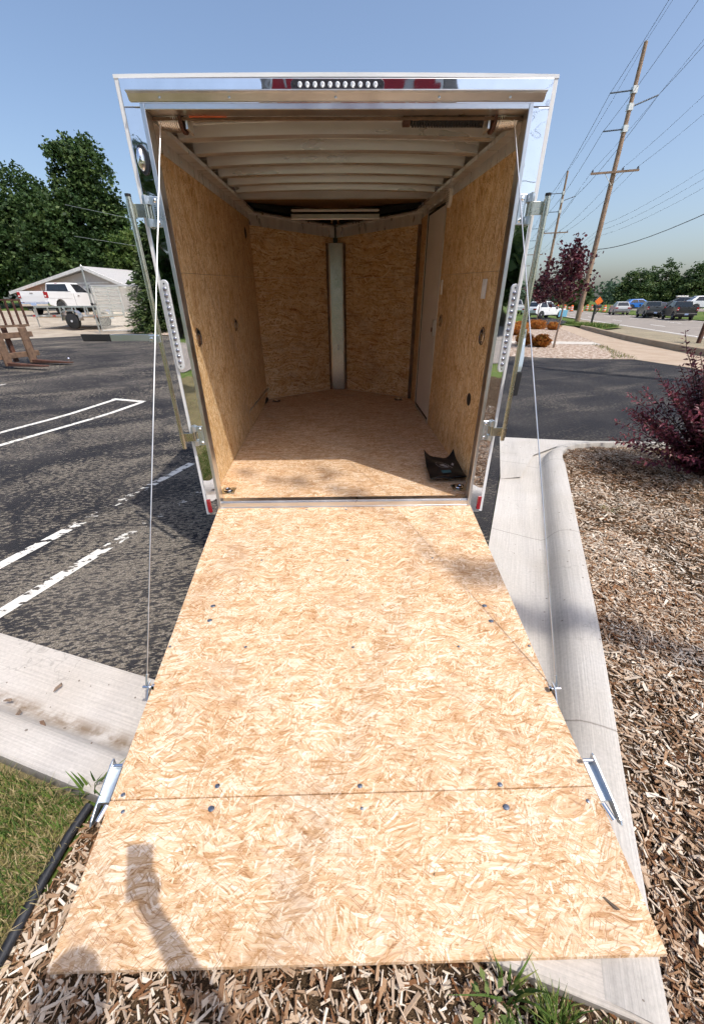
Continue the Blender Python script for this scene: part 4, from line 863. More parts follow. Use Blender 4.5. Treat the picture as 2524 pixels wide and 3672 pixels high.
def tuft(name, cx, cy, cz, n, spread, h0, h1, wd, label, seed, dry=0.1, lean=0.6):
    g = np.random.default_rng(seed); a = g.uniform(0, 2*PI, n); r = spread*np.sqrt(g.uniform(0, 1, n))
    o = blades(name, cx+r*np.cos(a), cy+r*np.sin(a), np.full(n, cz), h0, h1, wd, label, dry, seed, lean=lean, fan=a); o['kind'] = 'stuff'; del o['kind']; o['category'] = 'grass'; return o
tuft('grass_tuft', 0.585, -2.285, 0.0, 300, 0.06, 0.04, 0.11, 0.004, 'thick green grass tuft at the kerb below the ramp end', 51)
tuft('grass_tuft', 0.74, -2.32, 0.0, 160, 0.05, 0.02, 0.06, 0.004, 'small dry grass tuft close to the pointed kerb tip', 52, 0.4)
tuft('grass_tuft', 0.47, -2.205, -0.01, 26, 0.03, 0.06, 0.15, 0.008, 'few broad grass blades rising at the ramp edge', 53, 0.0)
tuft('grass_tuft', -1.05, -1.655, 0.0, 16, 0.03, 0.08, 0.16, 0.009, 'broad leafed grass tuft at the end of the black edging', 54, 0.0, 0.9)
tuft('grass_tuft', 2.42, 0.55, 0.05, 40, 0.05, 0.04, 0.10, 0.005, 'small weed tuft in the mulch right of the kerb', 55, 0.3)
# leafy weed under the ramp end
wd_ = empty('weed', (0.40, -2.24, 0.0), 'small broad leafed weed beneath the ramp edge left of the tuft', 'weed')
g = np.random.default_rng(9)
for k in range(22):
    a = g.uniform(0, 2*PI); r = g.uniform(0.01, 0.05); c0 = np.array([r*math.cos(a), r*math.sin(a), g.uniform(0.02, 0.08)]); d = np.array([math.cos(a), math.sin(a), 0.1]); s_ = np.array([-math.sin(a), math.cos(a), 0.0]); L = g.uniform(0.018, 0.03)
    np_mesh('leaf', np.array([c0, c0+d*L*0.5+s_*L*0.3, c0+d*L, c0+d*L*0.5-s_*L*0.3]), 4, 'leaf_light', [g.uniform(0.3, 1)], wd_)
mb = MB(); mb.tube([(0, 0, 0), (0.005, 0.0, 0.07)], 0.002, 5); mb.build('stem', 'leaf_light', wd_)
# verge grass by the far pole
x, y, g = scatter([(18.3, 32.9), (19.6, 27.6), (18.2, 26.6), (16.8, 25.6), (17.6, 29.0)], 9000, (16, 20, 25, 33.5), 61)
blades('verge_grass', x, y, np.full(len(x), 0.12), 0.08, 0.28, 0.03, 'long green verge grass around the utility pole foot', 0.08, 62)
sheet('grass_verge', [(18.0, 32.9), (20.2, 33.2), (19.9, 27.6), (18.2, 26.2), (16.5, 25.2), (17.5, 29.2)], 0.10, 'grass_far', 0, hf=lambda x, y: 0.0)
x, y, g = scatter([(9.9, 11.2), (10.6, 13.5), (11.5, 15.8), (11.1, 16.1), (10.2, 13.4), (9.2, 11.5)], 2200, (9, 12, 11, 16.5), 63)
blades('edge_grass', x, y, np.full(len(x), 0.01), 0.03, 0.12, 0.015, 'thin weedy grass along the edge of the pavement', 0.45, 64)

# ------------------------------------------------------------------ trees and shrubs
def leafquads(c, size, g, up=0.3, aspect=0.6, drop=None):
    n = len(c); d = g.normal(0, 1, (n, 3)); d[:, 2] *= 0.7
    if drop is not None: d = d*0.5+drop
    d /= np.linalg.norm(d, axis=1)[:, None]+1e-9
    nn = g.normal(0, 1, (n, 3)); nn[:, 2] += up; s = np.cross(d, nn); s /= np.linalg.norm(s, axis=1)[:, None]+1e-9
    L = size*g.uniform(0.6, 1.3, n)[:, None]; W_ = L*aspect/2
    return np.stack([c-d*L/2, c+s*W_, c+d*L/2, c-s*W_], 1).reshape(-1, 3)
def crown_pts(g, blobs, nclump, nleaf, cr):
    """clumps near the surface of ellipsoids, leaves inside each clump; returns points and a shade value per leaf"""
    vol = np.array([b[3]*b[4]*b[5] for b in blobs])**0.67; pr = vol/vol.sum(); P = []; R = []
    for _ in range(nclump):
        b = blobs[g.choice(len(blobs), p=pr)]; d = g.normal(0, 1, 3); d /= np.linalg.norm(d); rr = g.uniform(0.55, 1.0)**0.5*g.uniform(0.85, 1.08)
        c = np.array(b[:3])+d*np.array(b[3:6])*rr
        k = max(3, int(nleaf*g.uniform(0.6, 1.4))); q = g.normal(0, 1, (k, 3)); q /= (np.linalg.norm(q, axis=1)[:, None]+1e-9)
        q *= (g.uniform(0, 1, k)**0.5)[:, None]*cr*g.uniform(0.6, 1.3); q[:, 2] *= 0.7
        P.append(c+q); R.append(np.clip(g.uniform(0.15, 0.85)+g.normal(0, 0.13, k), 0, 1))
    return np.concatenate(P), np.concatenate(R)
def tree(name, label, loc, trunk_h, trunk_r, blobs, nclump, nleaf, cr, leaf, mat, seed, group=None, bark='bark', limbs=7, cat='tree', aspect=0.65):
    g = np.random.default_rng(seed); root = empty(name, loc, label, cat, group)
    mb = MB(); top = np.array([g.normal(0, 0.05)*trunk_h, g.normal(0, 0.05)*trunk_h, trunk_h])
    mb.tube([(0, 0, -0.2), tuple(top*0.4+np.array([0.02*trunk_h, 0, 0])), tuple(top)], [trunk_r*1.25, trunk_r*0.85, trunk_r*0.45], 9)
    for k in range(limbs):
        b = blobs[k % len(blobs)]; e = np.array(b[:3])+g.normal(0, 0.35, 3)*np.array(b[3:6]); s0 = top*g.uniform(0.35, 0.95)
        mid = (s0+e)/2+np.array([0, 0, 0.06*trunk_h]); mb.tube([tuple(s0), tuple(mid), tuple(e)], [trunk_r*0.4, trunk_r*0.25, trunk_r*0.08], 6)
    mb.build('trunk', bark, root, smooth=True)
    P, R = crown_pts(g, blobs, nclump, nleaf, cr)
    np_mesh('crown', leafquads(P, leaf, g, aspect=aspect), 4, mat, R, root)
    return root
hz = lambda x, y: H(x, y)
GL = 'trees behind the house on the left'
tree('maple_tree', 'broad dark green tree at the far left edge behind the house', (-27.5, 38.5, hz(-27, 38)), 6, 0.4, [(0, 0, 5.6, 4.0, 4, 4.2), (-3.5, 0, 5.2, 3.5, 3.5, 4.2), (2.2, -0.5, 4.8, 2.4, 3, 3.4), (0, -1, 3.0, 4.5, 3, 2.6)], 900, 46, 0.8, 0.32, 'leaf_green', 101, GL)
tree('maple_tree', 'tallest dark green tree left of the trailer with a forked crown', (-20.8, 38.0, hz(-21, 38)), 7, 0.42, [(-1.1, 0, 8.9, 1.2, 1.4, 2.9), (0.6, 0, 8.7, 1.3, 1.5, 2.7), (0, 0, 6.2, 2.3, 2.5, 2.8), (0.7, 0, 3.6, 2.9, 2.8, 2.6), (-1.5, -0.6, 3.4, 2.6, 2.4, 2.4), (0, -0.8, 1.6, 4.0, 2.2, 1.8)], 950, 46, 0.75, 0.30, 'leaf_green', 102, GL)
tree('maple_tree', 'bushy mid green tree between the two darkest trees behind the house', (-23.6, 36.0, hz(-23, 36)), 5, 0.3, [(0, 0, 4.9, 2.2, 2.4, 3.0), (0.8, -0.5, 3.2, 2.8, 2.2, 2.4), (0, -0.5, 1.6, 3.4, 2, 1.8)], 420, 46, 0.7, 0.30, 'leaf_green', 103, GL)
tree('maple_tree', 'light green low tree behind the right end of the house roof', (-16.6, 36.0, hz(-16, 36)), 4, 0.25, [(0, 0, 3.8, 2.4, 2.2, 2.0), (2.2, 0, 3.2, 2.2, 2.0, 1.8), (-1.6, 0.5, 3.4, 1.8, 2, 1.6)], 300, 40, 0.6, 0.26, 'leaf_light', 104, GL)
tree('maple_tree', 'dark tree mass low behind the house at far left', (-33.5, 37.0, hz(-33, 37)), 5, 0.3, [(0, 0, 5.5, 4, 3.5, 4.2), (3, -1, 2.6, 3.2, 2.5, 2.4)], 300, 40, 0.8, 0.32, 'leaf_green', 105, GL)
def conifer(name, label, loc, h, r, mat, seed, n_tier=22, per=13, nl=26, leaf=0.16, group=None):
    g = np.random.default_rng(seed); root = empty(name, loc, label, 'tree', group)
    mb = MB(); mb.tube([(0, 0, -0.1), (0, 0, h*0.5), (0, 0, h)], [r*0.09, r*0.05, 0.01], 8); mb.build('trunk', 'bark', root, smooth=True)
    P = []; D = []; R = []
    for i in range(n_tier):
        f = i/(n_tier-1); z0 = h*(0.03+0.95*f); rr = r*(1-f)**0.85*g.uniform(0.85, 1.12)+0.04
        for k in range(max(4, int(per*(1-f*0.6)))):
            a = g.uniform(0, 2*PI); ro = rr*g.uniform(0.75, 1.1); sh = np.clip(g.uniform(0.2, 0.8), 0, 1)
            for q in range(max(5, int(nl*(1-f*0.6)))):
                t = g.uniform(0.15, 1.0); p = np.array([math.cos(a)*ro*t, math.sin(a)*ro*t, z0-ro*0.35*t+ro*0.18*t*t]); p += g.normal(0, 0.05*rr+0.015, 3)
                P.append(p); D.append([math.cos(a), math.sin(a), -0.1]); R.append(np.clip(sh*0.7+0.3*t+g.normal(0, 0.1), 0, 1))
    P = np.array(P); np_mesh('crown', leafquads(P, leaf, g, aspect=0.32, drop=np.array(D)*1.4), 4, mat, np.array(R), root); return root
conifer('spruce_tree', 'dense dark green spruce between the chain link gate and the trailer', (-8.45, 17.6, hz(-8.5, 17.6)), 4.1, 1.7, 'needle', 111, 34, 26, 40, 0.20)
conifer('spruce_tree', 'distant thin spire conifer against the sky left of the lock rod', (-27.3, 60, 2.0), 10.5, 2.2, 'needle', 112, 16, 8, 14, 0.55)
tree('maple_tree', 'bright green small tree behind the spruce by the left post', (-9.6, 27, hz(-9.6, 27)), 3, 0.15, [(0, 0, 3.3, 1.6, 1.5, 1.8), (1.2, 0, 2.2, 1.6, 1.5, 1.4)], 160, 40, 0.45, 0.20, 'leaf_light', 113, GL)
# right side, beyond the road
GR = 'trees beyond the road'
rt = [(52, 78, 7.6, 'leaf_right', 'mid green roadside tree at the left end of the row beyond the road'), (57.5, 79, 9.2, 'leaf_right', 'tallest rounded tree in the row beyond the road'), (61.5, 76, 8.4, 'leaf_right', 'wide tree beyond the road above the grey pickup'), (65.5, 73, 7.8, 'leaf_green', 'dark tree beyond the road above the red sign'), (71, 72, 8.4, 'leaf_right', 'dark tree beyond the road at the right edge'), (49.5, 92, 6.4, 'leaf_right', 'smaller tree at the back left of the row beyond the road')]
for i, (x, y, h, mt, lab) in enumerate(rt):
    h *= 0.88; x += 1.0
    tree('roadside_tree', lab, (x, y, 0), h*0.55, 0.3, [(0, 0, h*0.66, h*0.30, h*0.30, h*0.34), (-h*0.18, 0, h*0.42, h*0.28, h*0.26, h*0.28), (h*0.2, 0, h*0.44, h*0.27, h*0.26, h*0.30), (0, -h*0.1, h*0.26, h*0.33, h*0.25, h*0.22)], 260, 40, 0.75, 0.36, mt, 120+i, GR)
# far wood on the horizon, one mass
P = []; R = []
g = np.random.default_rng(140)
for k in range(150):
    a = k/150; x = -60+ a*420; y = 260-80*a+g.normal(0, 12); h = g.uniform(7, 13)*(1.0 if x > 40 else 0.9)
    n = 130; q = g.normal(0, 1, (n, 3)); q /= np.linalg.norm(q, axis=1)[:, None]; q *= (g.uniform(0.4, 1, n)**0.4)[:, None]
    P.append(np.array([x, y, h*0.5])+q*np.array([h*0.5, h*0.5, h*0.52])); R.append(np.clip(g.uniform(0.1, 0.9)+g.normal(0, 0.12, n), 0, 1))
P = np.concatenate(P); R = np.concatenate(R)
tag(np_mesh('far_wood', leafquads(P, 1.6, g, aspect=0.8), 4, 'leaf_hazy', R), 'hazy green far wood along the horizon', 'wood', kind='stuff')
# trees behind the viewer, seen in the polished posts; an added bough casts soft shade on ramp and kerb
tree('lawn_tree', 'large round tree on the lawn behind the viewer to the left', (-11.5, -27, 0), 6, 0.35, [(0, 0, 5.6, 4, 4, 4.0), (1, 0, 3.6, 4.5, 3.5, 3)], 420, 40, 0.8, 0.4, 'leaf_green', 131, 'trees behind the viewer')
tree('lawn_tree', 'dark spreading tree behind the viewer across the back drive', (3.5, -31, 0), 6, 0.35, [(0, 0, 6.0, 4.5, 4, 4), (-3, 0, 4.5, 3.5, 3.5, 3)], 240, 40, 0.8, 0.4, 'leaf_green', 132, 'trees behind the viewer')
tree('lawn_tree', 'dark tall tree behind the viewer to the right', (12, -30, 0), 5, 0.35, [(0, 0, 4.0, 4.5, 4, 2.6), (-3, 0, 3.0, 4, 3.5, 2.2)], 380, 40, 0.8, 0.4, 'leaf_green', 133, 'trees behind the viewer')
tree('lawn_tree', 'broad tree behind the viewer at far left', (-20, -26, 0), 6, 0.35, [(0, 0, 7.0, 5.5, 4, 5), (-3, 0, 4.5, 4, 3.5, 3)], 240, 40, 0.9, 0.4, 'leaf_green', 134, 'trees behind the viewer')
spine = [(2.9, -1.62, .08), (2.3, -1.34, .08), (1.75, -1.02, .1), (1.40, -.80, .05), (1.05, -.68, .33), (.62, -.60, .34)], [(.28, -.05, .5), (-.05, .14, .5), (-.45, .36, .5), (-.95, .52, .5)], [(-.05, .14, .5), (-.12, .42, .5), (-.25, .72, .5)]  # wanted shade spots; the bough is laid from them back along the sun
g = np.random.default_rng(77); P = []; ctr = []
for k, (line, wdt, dens) in enumerate(zip(spine, (.14, .07, .06), (58, 9, 5))):
    for i in range(len(line)-1):
        a_, b_ = np.array(line[i]), np.array(line[i+1])
        for q in range(dens//(len(line)-1)+1):
            c0 = a_+(b_-a_)*g.uniform(0, 1)+np.array([g.normal(0, .5), g.normal(0, .5), 0])*wdt*(0.7 if k == 0 and i > 2 else 1); c0 = c0+np.array(SUN)*g.uniform(14.4, 15.4); ctr.append(c0)
            m_ = int(g.uniform(20, 50)*(1 if k == 0 and i < 3 else 0.75)); e = g.normal(0, 1, (m_, 3)); e /= np.linalg.norm(e, axis=1)[:, None]; e *= (g.uniform(0, 1, m_)**0.6)[:, None]*wdt*g.uniform(0.45, 1.0); P.append(c0+e)
P = np.concatenate(P); base = np.array([11.0, -8.8, 0])
bt = empty('shade_tree', tuple(base), 'tall slender unseen tree behind the viewer, its bough shaped to shade the ramp', 'tree')
mb = MB(); mb.tube([(0, 0, 0), (-0.1, 0.1, 6), (-0.6, 0.5, 11.8), (-0.8, 0.6, 15.5)], [0.2, 0.16, 0.10, 0.03], 9)
bough = [np.array(p)+np.array(SUN)*14.9-base for p in spine[0]+spine[1]]; mb.tube([(-0.5, 0.4, 11.2)]+[tuple(c) for c in bough], list(np.linspace(0.045, 0.004, len(bough)+1)), 6)
mb.build('trunk', 'bark', bt, smooth=True)
Pt, Rt = crown_pts(g, [(-0.2, 0.0, 13.8, 1.3, 1.3, 2.4), (0.8, -0.6, 11.4, 1.4, 1.4, 1.8)], 110, 40, 0.4)
PP = np.concatenate([P-base, Pt]); np_mesh('crown', leafquads(PP, 0.075, g, aspect=0.7), 4, 'leaf_green', g.uniform(0.2, 0.8, len(PP)), bt)

# purple leaved young tree beside the drive, and a second one behind it
def purple_tree(label, loc, h, r, seed, n, lf=0.12):
    g = np.random.default_rng(seed); root = empty('purple_leaf_tree', loc, label, 'tree', 'purple leaved street trees')
    mb = MB(); mb.tube([(0, 0, -0.1), (0.02, 0, h*0.35), (0.03, 0.02, h*0.68), (0.06, 0.03, h*0.93)], [0.045, 0.036, 0.022, 0.008], 8); P = []; R = []
    for k in range(n):
        f = g.uniform(0.0, 1.0); z0 = h*(0.42+0.45*f); a = g.uniform(0, 2*PI); rr = r*(0.35+0.65*math.sin(PI*min(1, f*0.75+0.28)))*g.uniform(0.45, 1.1)
        e = np.array([math.cos(a)*rr, math.sin(a)*rr, z0+rr*0.55*g.uniform(0.5, 1.3)]); s0 = np.array([0.02, 0, z0*0.86]); mb.tube([tuple(s0), tuple((s0+e)/2+np.array([0, 0, -0.04])), tuple(e)], [0.013, 0.008, 0.003], 5)
        sh = g.uniform(0.1, 0.9)
        for q in range(30):
            t = g.uniform(0.25, 1.08); P.append(s0+(e-s0)*t+g.normal(0, 0.09, 3)); R.append(np.clip(sh+g.normal(0, 0.15), 0, 1))
    for q in range(90): P.append(np.array([0.06, 0.03, h*g.uniform(0.86, 1.0)])+g.normal(0, 0.09, 3)); R.append(g.uniform(0, 1))
    mb.build('trunk', 'bark_pale', root, smooth=True)
    np_mesh('crown', leafquads(np.array(P), lf, g, aspect=0.75), 4, 'leaf_purple', np.array(R), root); return root
purple_tree('young purple leaved tree with thin trunk in front of the utility pole', (8.9, 15.13, 0), 3.95, 1.05, 151, 70, 0.13)
purple_tree('smaller purple leaved tree farther back, left of the nearer purple tree', (15.14, 31.2, 0), 4.0, 1.1, 152, 60, 0.17)
# big purple shrub at the right edge: arching stems with pointed leaves
def shrub(label, loc, stems, seed):
    g = np.random.default_rng(seed); root = empty('ninebark_shrub', loc, label, 'shrub'); mb = MB(); V = []; R = []
    for (ax, ay, hgt, cur) in stems:
        n = 16; pts = []; d = Vector((ax, ay, 0))
        for i in range(n+1):
            t = i/n; pts.append(Vector((d.x*(t**1.25), d.y*(t**1.25), hgt*(t-cur*t*t))) + Vector((g.normal(0, .008), g.normal(0, .008), g.normal(0, .006))))
        mb.tube(pts[::2], [0.006*(1-0.75*i/8)+0.001 for i in range(9)], 5)
        L = sum((pts[i+1]-pts[i]).length for i in range(n)); m = int(L/0.019)
        for k in range(m):
            t = 0.18+0.82*k/m; i = min(n-1, int(t*n)); p = pts[i]+(pts[i+1]-pts[i])*(t*n-i); dr = (pts[i+1]-pts[i]).normalized()
            sd = dr.cross(Vector((0, 0, 1))).normalized(); up = sd.cross(dr); a = (k*2.4+g.normal(0, .3)); out = (sd*math.cos(a)+up*math.sin(a)*0.8+dr*0.55+Vector((0, 0, -0.12))).normalized()
            ll = g.uniform(0.040, 0.074)*(1.0 if t < 0.9 else 0.7); s2 = out.cross(Vector((g.normal(0, .4), g.normal(0, .4), 1))).normalized()*ll*0.27; nn = s2.cross(out).normalized()*ll*0.10
            b = p+out*0.006; tp = b+out*ll-nn*0.6
            m1 = b+out*ll*0.42; V += [b, m1+s2+nn, m1+out*ll*0.05-nn*0.4, b+out*0.0005, m1+out*ll*0.05-nn*0.4, m1+s2+nn, tp, tp, b, m1+out*ll*0.05-nn*0.4, m1-s2+nn, b+out*0.0005, m1+out*ll*0.05-nn*0.4, tp, m1-s2+nn, m1-s2*0.99+nn]
            c = np.clip(g.uniform(0.1, 0.75)+(0.25 if t > 0.8 else 0)+g.normal(0, .1), 0, 1); R += [c]*4
    mb.build('stems', 'rust', root, smooth=True)
    V = np.array([tuple(v) for v in V]).reshape(-1, 4, 3)
    # faces come as quads whose last corner repeats; drop to triangles
    tri = V[:, :3, :].reshape(-1, 3); np_mesh('leaves', tri, 3, 'leaf_shrub', np.array(R), root); return root
g = np.random.default_rng(160); st = []
for k in range(150):
    a = g.uniform(0, 2*PI); r = g.uniform(0.15, 0.98); st.append((math.cos(a)*r, math.sin(a)*r, (1.75-0.95*r)*g.uniform(0.6, 1.12), g.uniform(0.0, 0.35)*r))
st += [(-1.05, 0.15, 0.70, 0.15), (-1.12, -0.05, 0.55, 0.2), (-0.9, 0.3, 0.95, 0.1), (-0.8, 0.0, 1.15, 0.1), (-0.72, -0.4, 1.0, 0.1), (-0.5, 0.35, 1.45, 0.0), (-0.45, 0.1, 1.7, 0.0), (-0.25, -0.2, 1.85, 0.0), (-0.2, 0.1, 1.9, 0.0), (-0.12, -0.35, 1.8, 0.0), (-0.98, 0.1, 0.62, 0.25), (-0.85, -0.2, 0.85, 0.2), (-0.62, 0.1, 1.1, 0.05), (-0.55, -0.3, 1.25, 0.05), (-0.35, 0.0, 1.55, 0.0), (-0.40, -0.35, 1.48, 0.0), (-0.3, 0.2, 1.62, 0.0), (-1.0, -0.25, 0.42, 0.3), (-0.95, 0.35, 0.5, 0.3), (-0.7, -0.5, 0.6, 0.3)]
shrub('large purple leaved shrub with arching stems at the right edge beside the kerb', (3.92, 1.35, 0.05), st, 161)
# orange bushes in the far bed
def bush(label, x, y, r, h, seed):
    g = np.random.default_rng(seed); root = empty('spirea_bush', (x, y, 0), label, 'bush', 'orange bushes in the landscape bed')
    P, R = crown_pts(g, [(0, 0, h*0.45, r*0.9, r*0.9, h*0.5)], 130, 34, r*0.26); P[:, 2] = np.maximum(P[:, 2], 0.02)
    np_mesh('foliage', leafquads(P, 0.07, g), 4, 'leaf_orange', R, root)
    mb = MB()
    for k in range(7): a = 2*PI*k/7; mb.tube([(0, 0, 0), (math.cos(a)*r*0.5, math.sin(a)*r*0.5, h*0.6)], 0.008, 5)
    mb.build('stems', 'bark', root)
bush('reddish orange bush, left of the pair beside the thin tree trunk', 8.05, 16.2, 0.38, 0.55, 171); bush('yellower orange bush just left of the thin tree trunk', 8.55, 15.6, 0.40, 0.5, 172)
bush('orange bush in the middle of the bed near the far drive', 13.7, 27.6, 0.6, 0.55, 173); bush('small dark orange bush at the foot of the far purple tree', 14.9, 30.6, 0.7, 0.5, 174); bush('brownish orange bush nearest the right lock rod', 10.2, 22.3, 0.6, 0.6, 175); bush('russet bush between the far purple tree and the path', 12.2, 26.8, 0.6, 0.55, 176); bush('orange bush beside the right post low in the bed', 7.9, 18.6, 0.5, 0.6, 177); bush('orange bush standing right of the others near the pavement', 14.35, 26.6, 0.45, 0.5, 178)

# ------------------------------------------------------------------ utility poles and wires
LD = Vector((0.314, 0.949, 0)); LSd = Vector((0.949, -0.314, 0))
POLE_H = 16.46
def pole(label, x, y, seed):
    root = empty('utility_pole', (x, y, 0), label, 'utility pole', 'wooden utility poles along the road')
    mb = MB(); mb.tube([(0, 0, -0.3), (0, 0, 5), (0, 0, 11), (0, 0, POLE_H)], [0.20, 0.185, 0.15, 0.115], 14); mb.build('shaft', 'pole_wood', root, smooth=True)
    mb = MB(); mb.tube([(0, 0, POLE_H-0.02), (0, 0, POLE_H+0.05)], [0.12, 0.09], 12); mb.build('pole_cap', 'trim_grey', root)
    for (z, s, dz, L) in ((14.24, -1, 0.0, 1.45), (13.39, 1, 0.45, 1.55), (12.29, -1, 0.0, 1.35)):
        e = LSd*(s*L)+Vector((0, 0, z+dz)); b = Vector((0, 0, z)); d = (e-b); pts = []; rad = []
        for k in range(33): pts.append(b+d*(0.12+0.88*k/32)); rad.append(0.055 if k % 2 else 0.032)
        mb = MB(); mb.tube(pts, rad, 8); ins = mb.build('strut_insulator', 'insulator', root, smooth=False)
        mb = MB(); mb.box((-0.16, -0.16, z-0.18), (0.16, 0.16, z+0.18)); mb.build('bracket', 'galv', ins)
    z = 9.94
    mb = MB(); a = LSd*-1.55+Vector((0, 0, z)); b = LSd*1.55+Vector((0, 0, z)); off = LD*-0.22
    vs = []
    for p in (a, b):
        for (u, v) in ((-0.05, -0.06), (0.05, -0.06), (0.05, 0.06), (-0.05, 0.06)): vs.append(p+off+LD*u+Vector((0, 0, v)))
    mb.add(vs, [(0, 1, 2, 3), (7, 6, 5, 4), (0, 4, 5, 1), (1, 5, 6, 2), (2, 6, 7, 3), (3, 7, 4, 0)]); arm = mb.build('crossarm', 'pole_wood', root)
    for s in (-1, 1):
        mb = MB(); mb.tube([LSd*(s*0.6)+off+Vector((0, 0, z-0.05)), off*0.7+Vector((0, 0, z-0.75))], 0.02, 6); mb.build('brace', 'galv', arm)
    for q in (-1.45, 0.5, 1.45):
        mb = MB(); mb.tube([LSd*q+off+Vector((0, 0, z+0.06)), LSd*q+off+Vector((0, 0, z+0.14)), LSd*q+off+Vector((0, 0, z+0.22))], [0.05, 0.07, 0.04], 8); mb.build('pin_insulator', 'insulator', arm)
    return root
poles = [(10.42, 5.52), (19.72, 33.63), (29.0, 61.7), (38.3, 89.8), (47.6, 117.9)]
plab = ['wooden utility pole standing out of view to the right of the drive', 'tall wooden utility pole rising from the grass verge behind the purple tree', 'second wooden utility pole standing farther along the road', 'third small utility pole far along the road', 'farthest tiny utility pole at the end of the line']
for i, (x, y) in enumerate(poles): pole(plab[i], x, y, i)
def wire(label, att, r, sag, group='overhead wires between the poles', ends=None):
    mb = MB(); pts = []
    ps = [(1.1, -22.6)]+poles
    for i in range(len(ps)-1):
        a = Vector((*ps[i], 0))+att; b = Vector((*ps[i+1], 0))+att
        for k in range(12 if i < 4 else 6):
            t = k/(12 if i < 4 else 6); p = a+(b-a)*t; p.z -= sag*4*t*(1-t); pts.append(p)
    pts.append(Vector((*ps[-1], 0))+att); mb.tube(pts, [r*(0.42 if i < 18 else 0.42+0.58*min(1, (i-18)/14)) for i in range(len(pts))], 5, False); tag(mb.build('power_line', 'wire', smooth=True), label, 'wire', group)
V = lambda s, z: LSd*s+Vector((0, 0, z))
wire('thin shield wire running over the very tops of the poles', V(0, 16.5), 0.014, 0.35)
wire('power wire on the upper left insulators of the poles', V(-1.45, 14.2), 0.021, 0.45)
wire('power wire on the right hand insulators of the poles', V(1.55, 13.85), 0.021, 0.45)
wire('power wire on the lowest left insulators of the poles', V(-1.35, 12.25), 0.021, 0.45)
wire('crossarm wire on the left end of the arms', V(-1.45, 10.17), 0.014, 0.4)
wire('crossarm wire next to the pole on its right', V(0.5, 10.17), 0.014, 0.4)
wire('crossarm wire on the right end of the arms', V(1.45, 10.17), 0.014, 0.4)
for i, z in enumerate((6.9, 6.55, 6.2)):
    wire(['highest', 'middle', 'lowest'][i]+' of the three thin service wires low on the poles', V(0.22, z), 0.012, 0.5)
wire('thick dark communication cable lowest on the poles', V(0.25, 5.3), 0.038, 0.6)
# house service wires in front of the trees on the left
for i, (z0, z1) in enumerate(((8.2, 6.4), (6.3, 5.0), (3.9, 3.2))):
    mb = MB(); mb.tube([(-20.5, 33.5, z0), (-15, 33.0, (z0+z1)/2-0.15), (-8, 32.5, z1)], 0.012, 5); tag(mb.build('service_wire', 'galv', smooth=True), ['top', 'middle', 'bottom'][i]+' pale service wire strung in front of the dark trees', 'wire', 'service wires before the left trees')

# ------------------------------------------------------------------ vehicles
def wheel(parent, x, y, r, w_=0.24, rim='rim_silver'):
    s = 1 if y > 0 else -1
    mb = MB(); mb.tube([(x, y-s*w_/2, r), (x, y-s*w_*0.4, r), (x, y+s*w_*0.4, r), (x, y+s*w_/2, r), (x, y+s*w_*0.45, r), (x, y+s*w_*0.34, r)], [r*0.90, r, r, r*0.90, r*0.70, r*0.67], 22); wh = mb.build('wheel', 'tyre', parent, smooth=True)
    mb = MB(); mb.tube([(x, y+s*w_*0.345, r), (x, y+s*w_*0.46, r), (x, y+s*w_*0.44, r)], [r*0.66, r*0.64, r*0.5], 18); mb.build('rim', rim, wh, smooth=True)
    for k in range(6):
        a = 2*PI*k/6; mb = MB(); mb.disc((x+r*0.38*math.cos(a), y+s*w_*0.445, r+r*0.38*math.sin(a)), r*0.085, (0, s, 0), 0.004, 8); mb.build('rim_hole', 'black_rubber', wh)
    mb = MB(); mb.disc((x, y+s*w_*0.445, r), r*0.16, (0, s, 0), 0.02, 10); mb.build('hub_cap', rim, wh)
    return wh
def arc_pts(cx, cz, r, n=9): return [(cx+r*math.cos(a), cz+r*math.sin(a)) for a in np.linspace(PI, 0, n)]
def quad_on(name, pts, mat, parent, off):
    n = (Vector(pts[1])-Vector(pts[0])).cross(Vector(pts[2])-Vector(pts[0])).normalized(); mb = MB()
    P = [Vector(p)+n*off for p in pts]; Q = [Vector(p)-n*0.004 for p in pts]; k = len(pts)
    mb.add(P+Q, [tuple(range(k)), tuple(range(2*k-1, k-1, -1))]+[(i, k+i, k+(i+1) % k, (i+1) % k) for i in range(k)]); return mb.build(name, mat, parent)
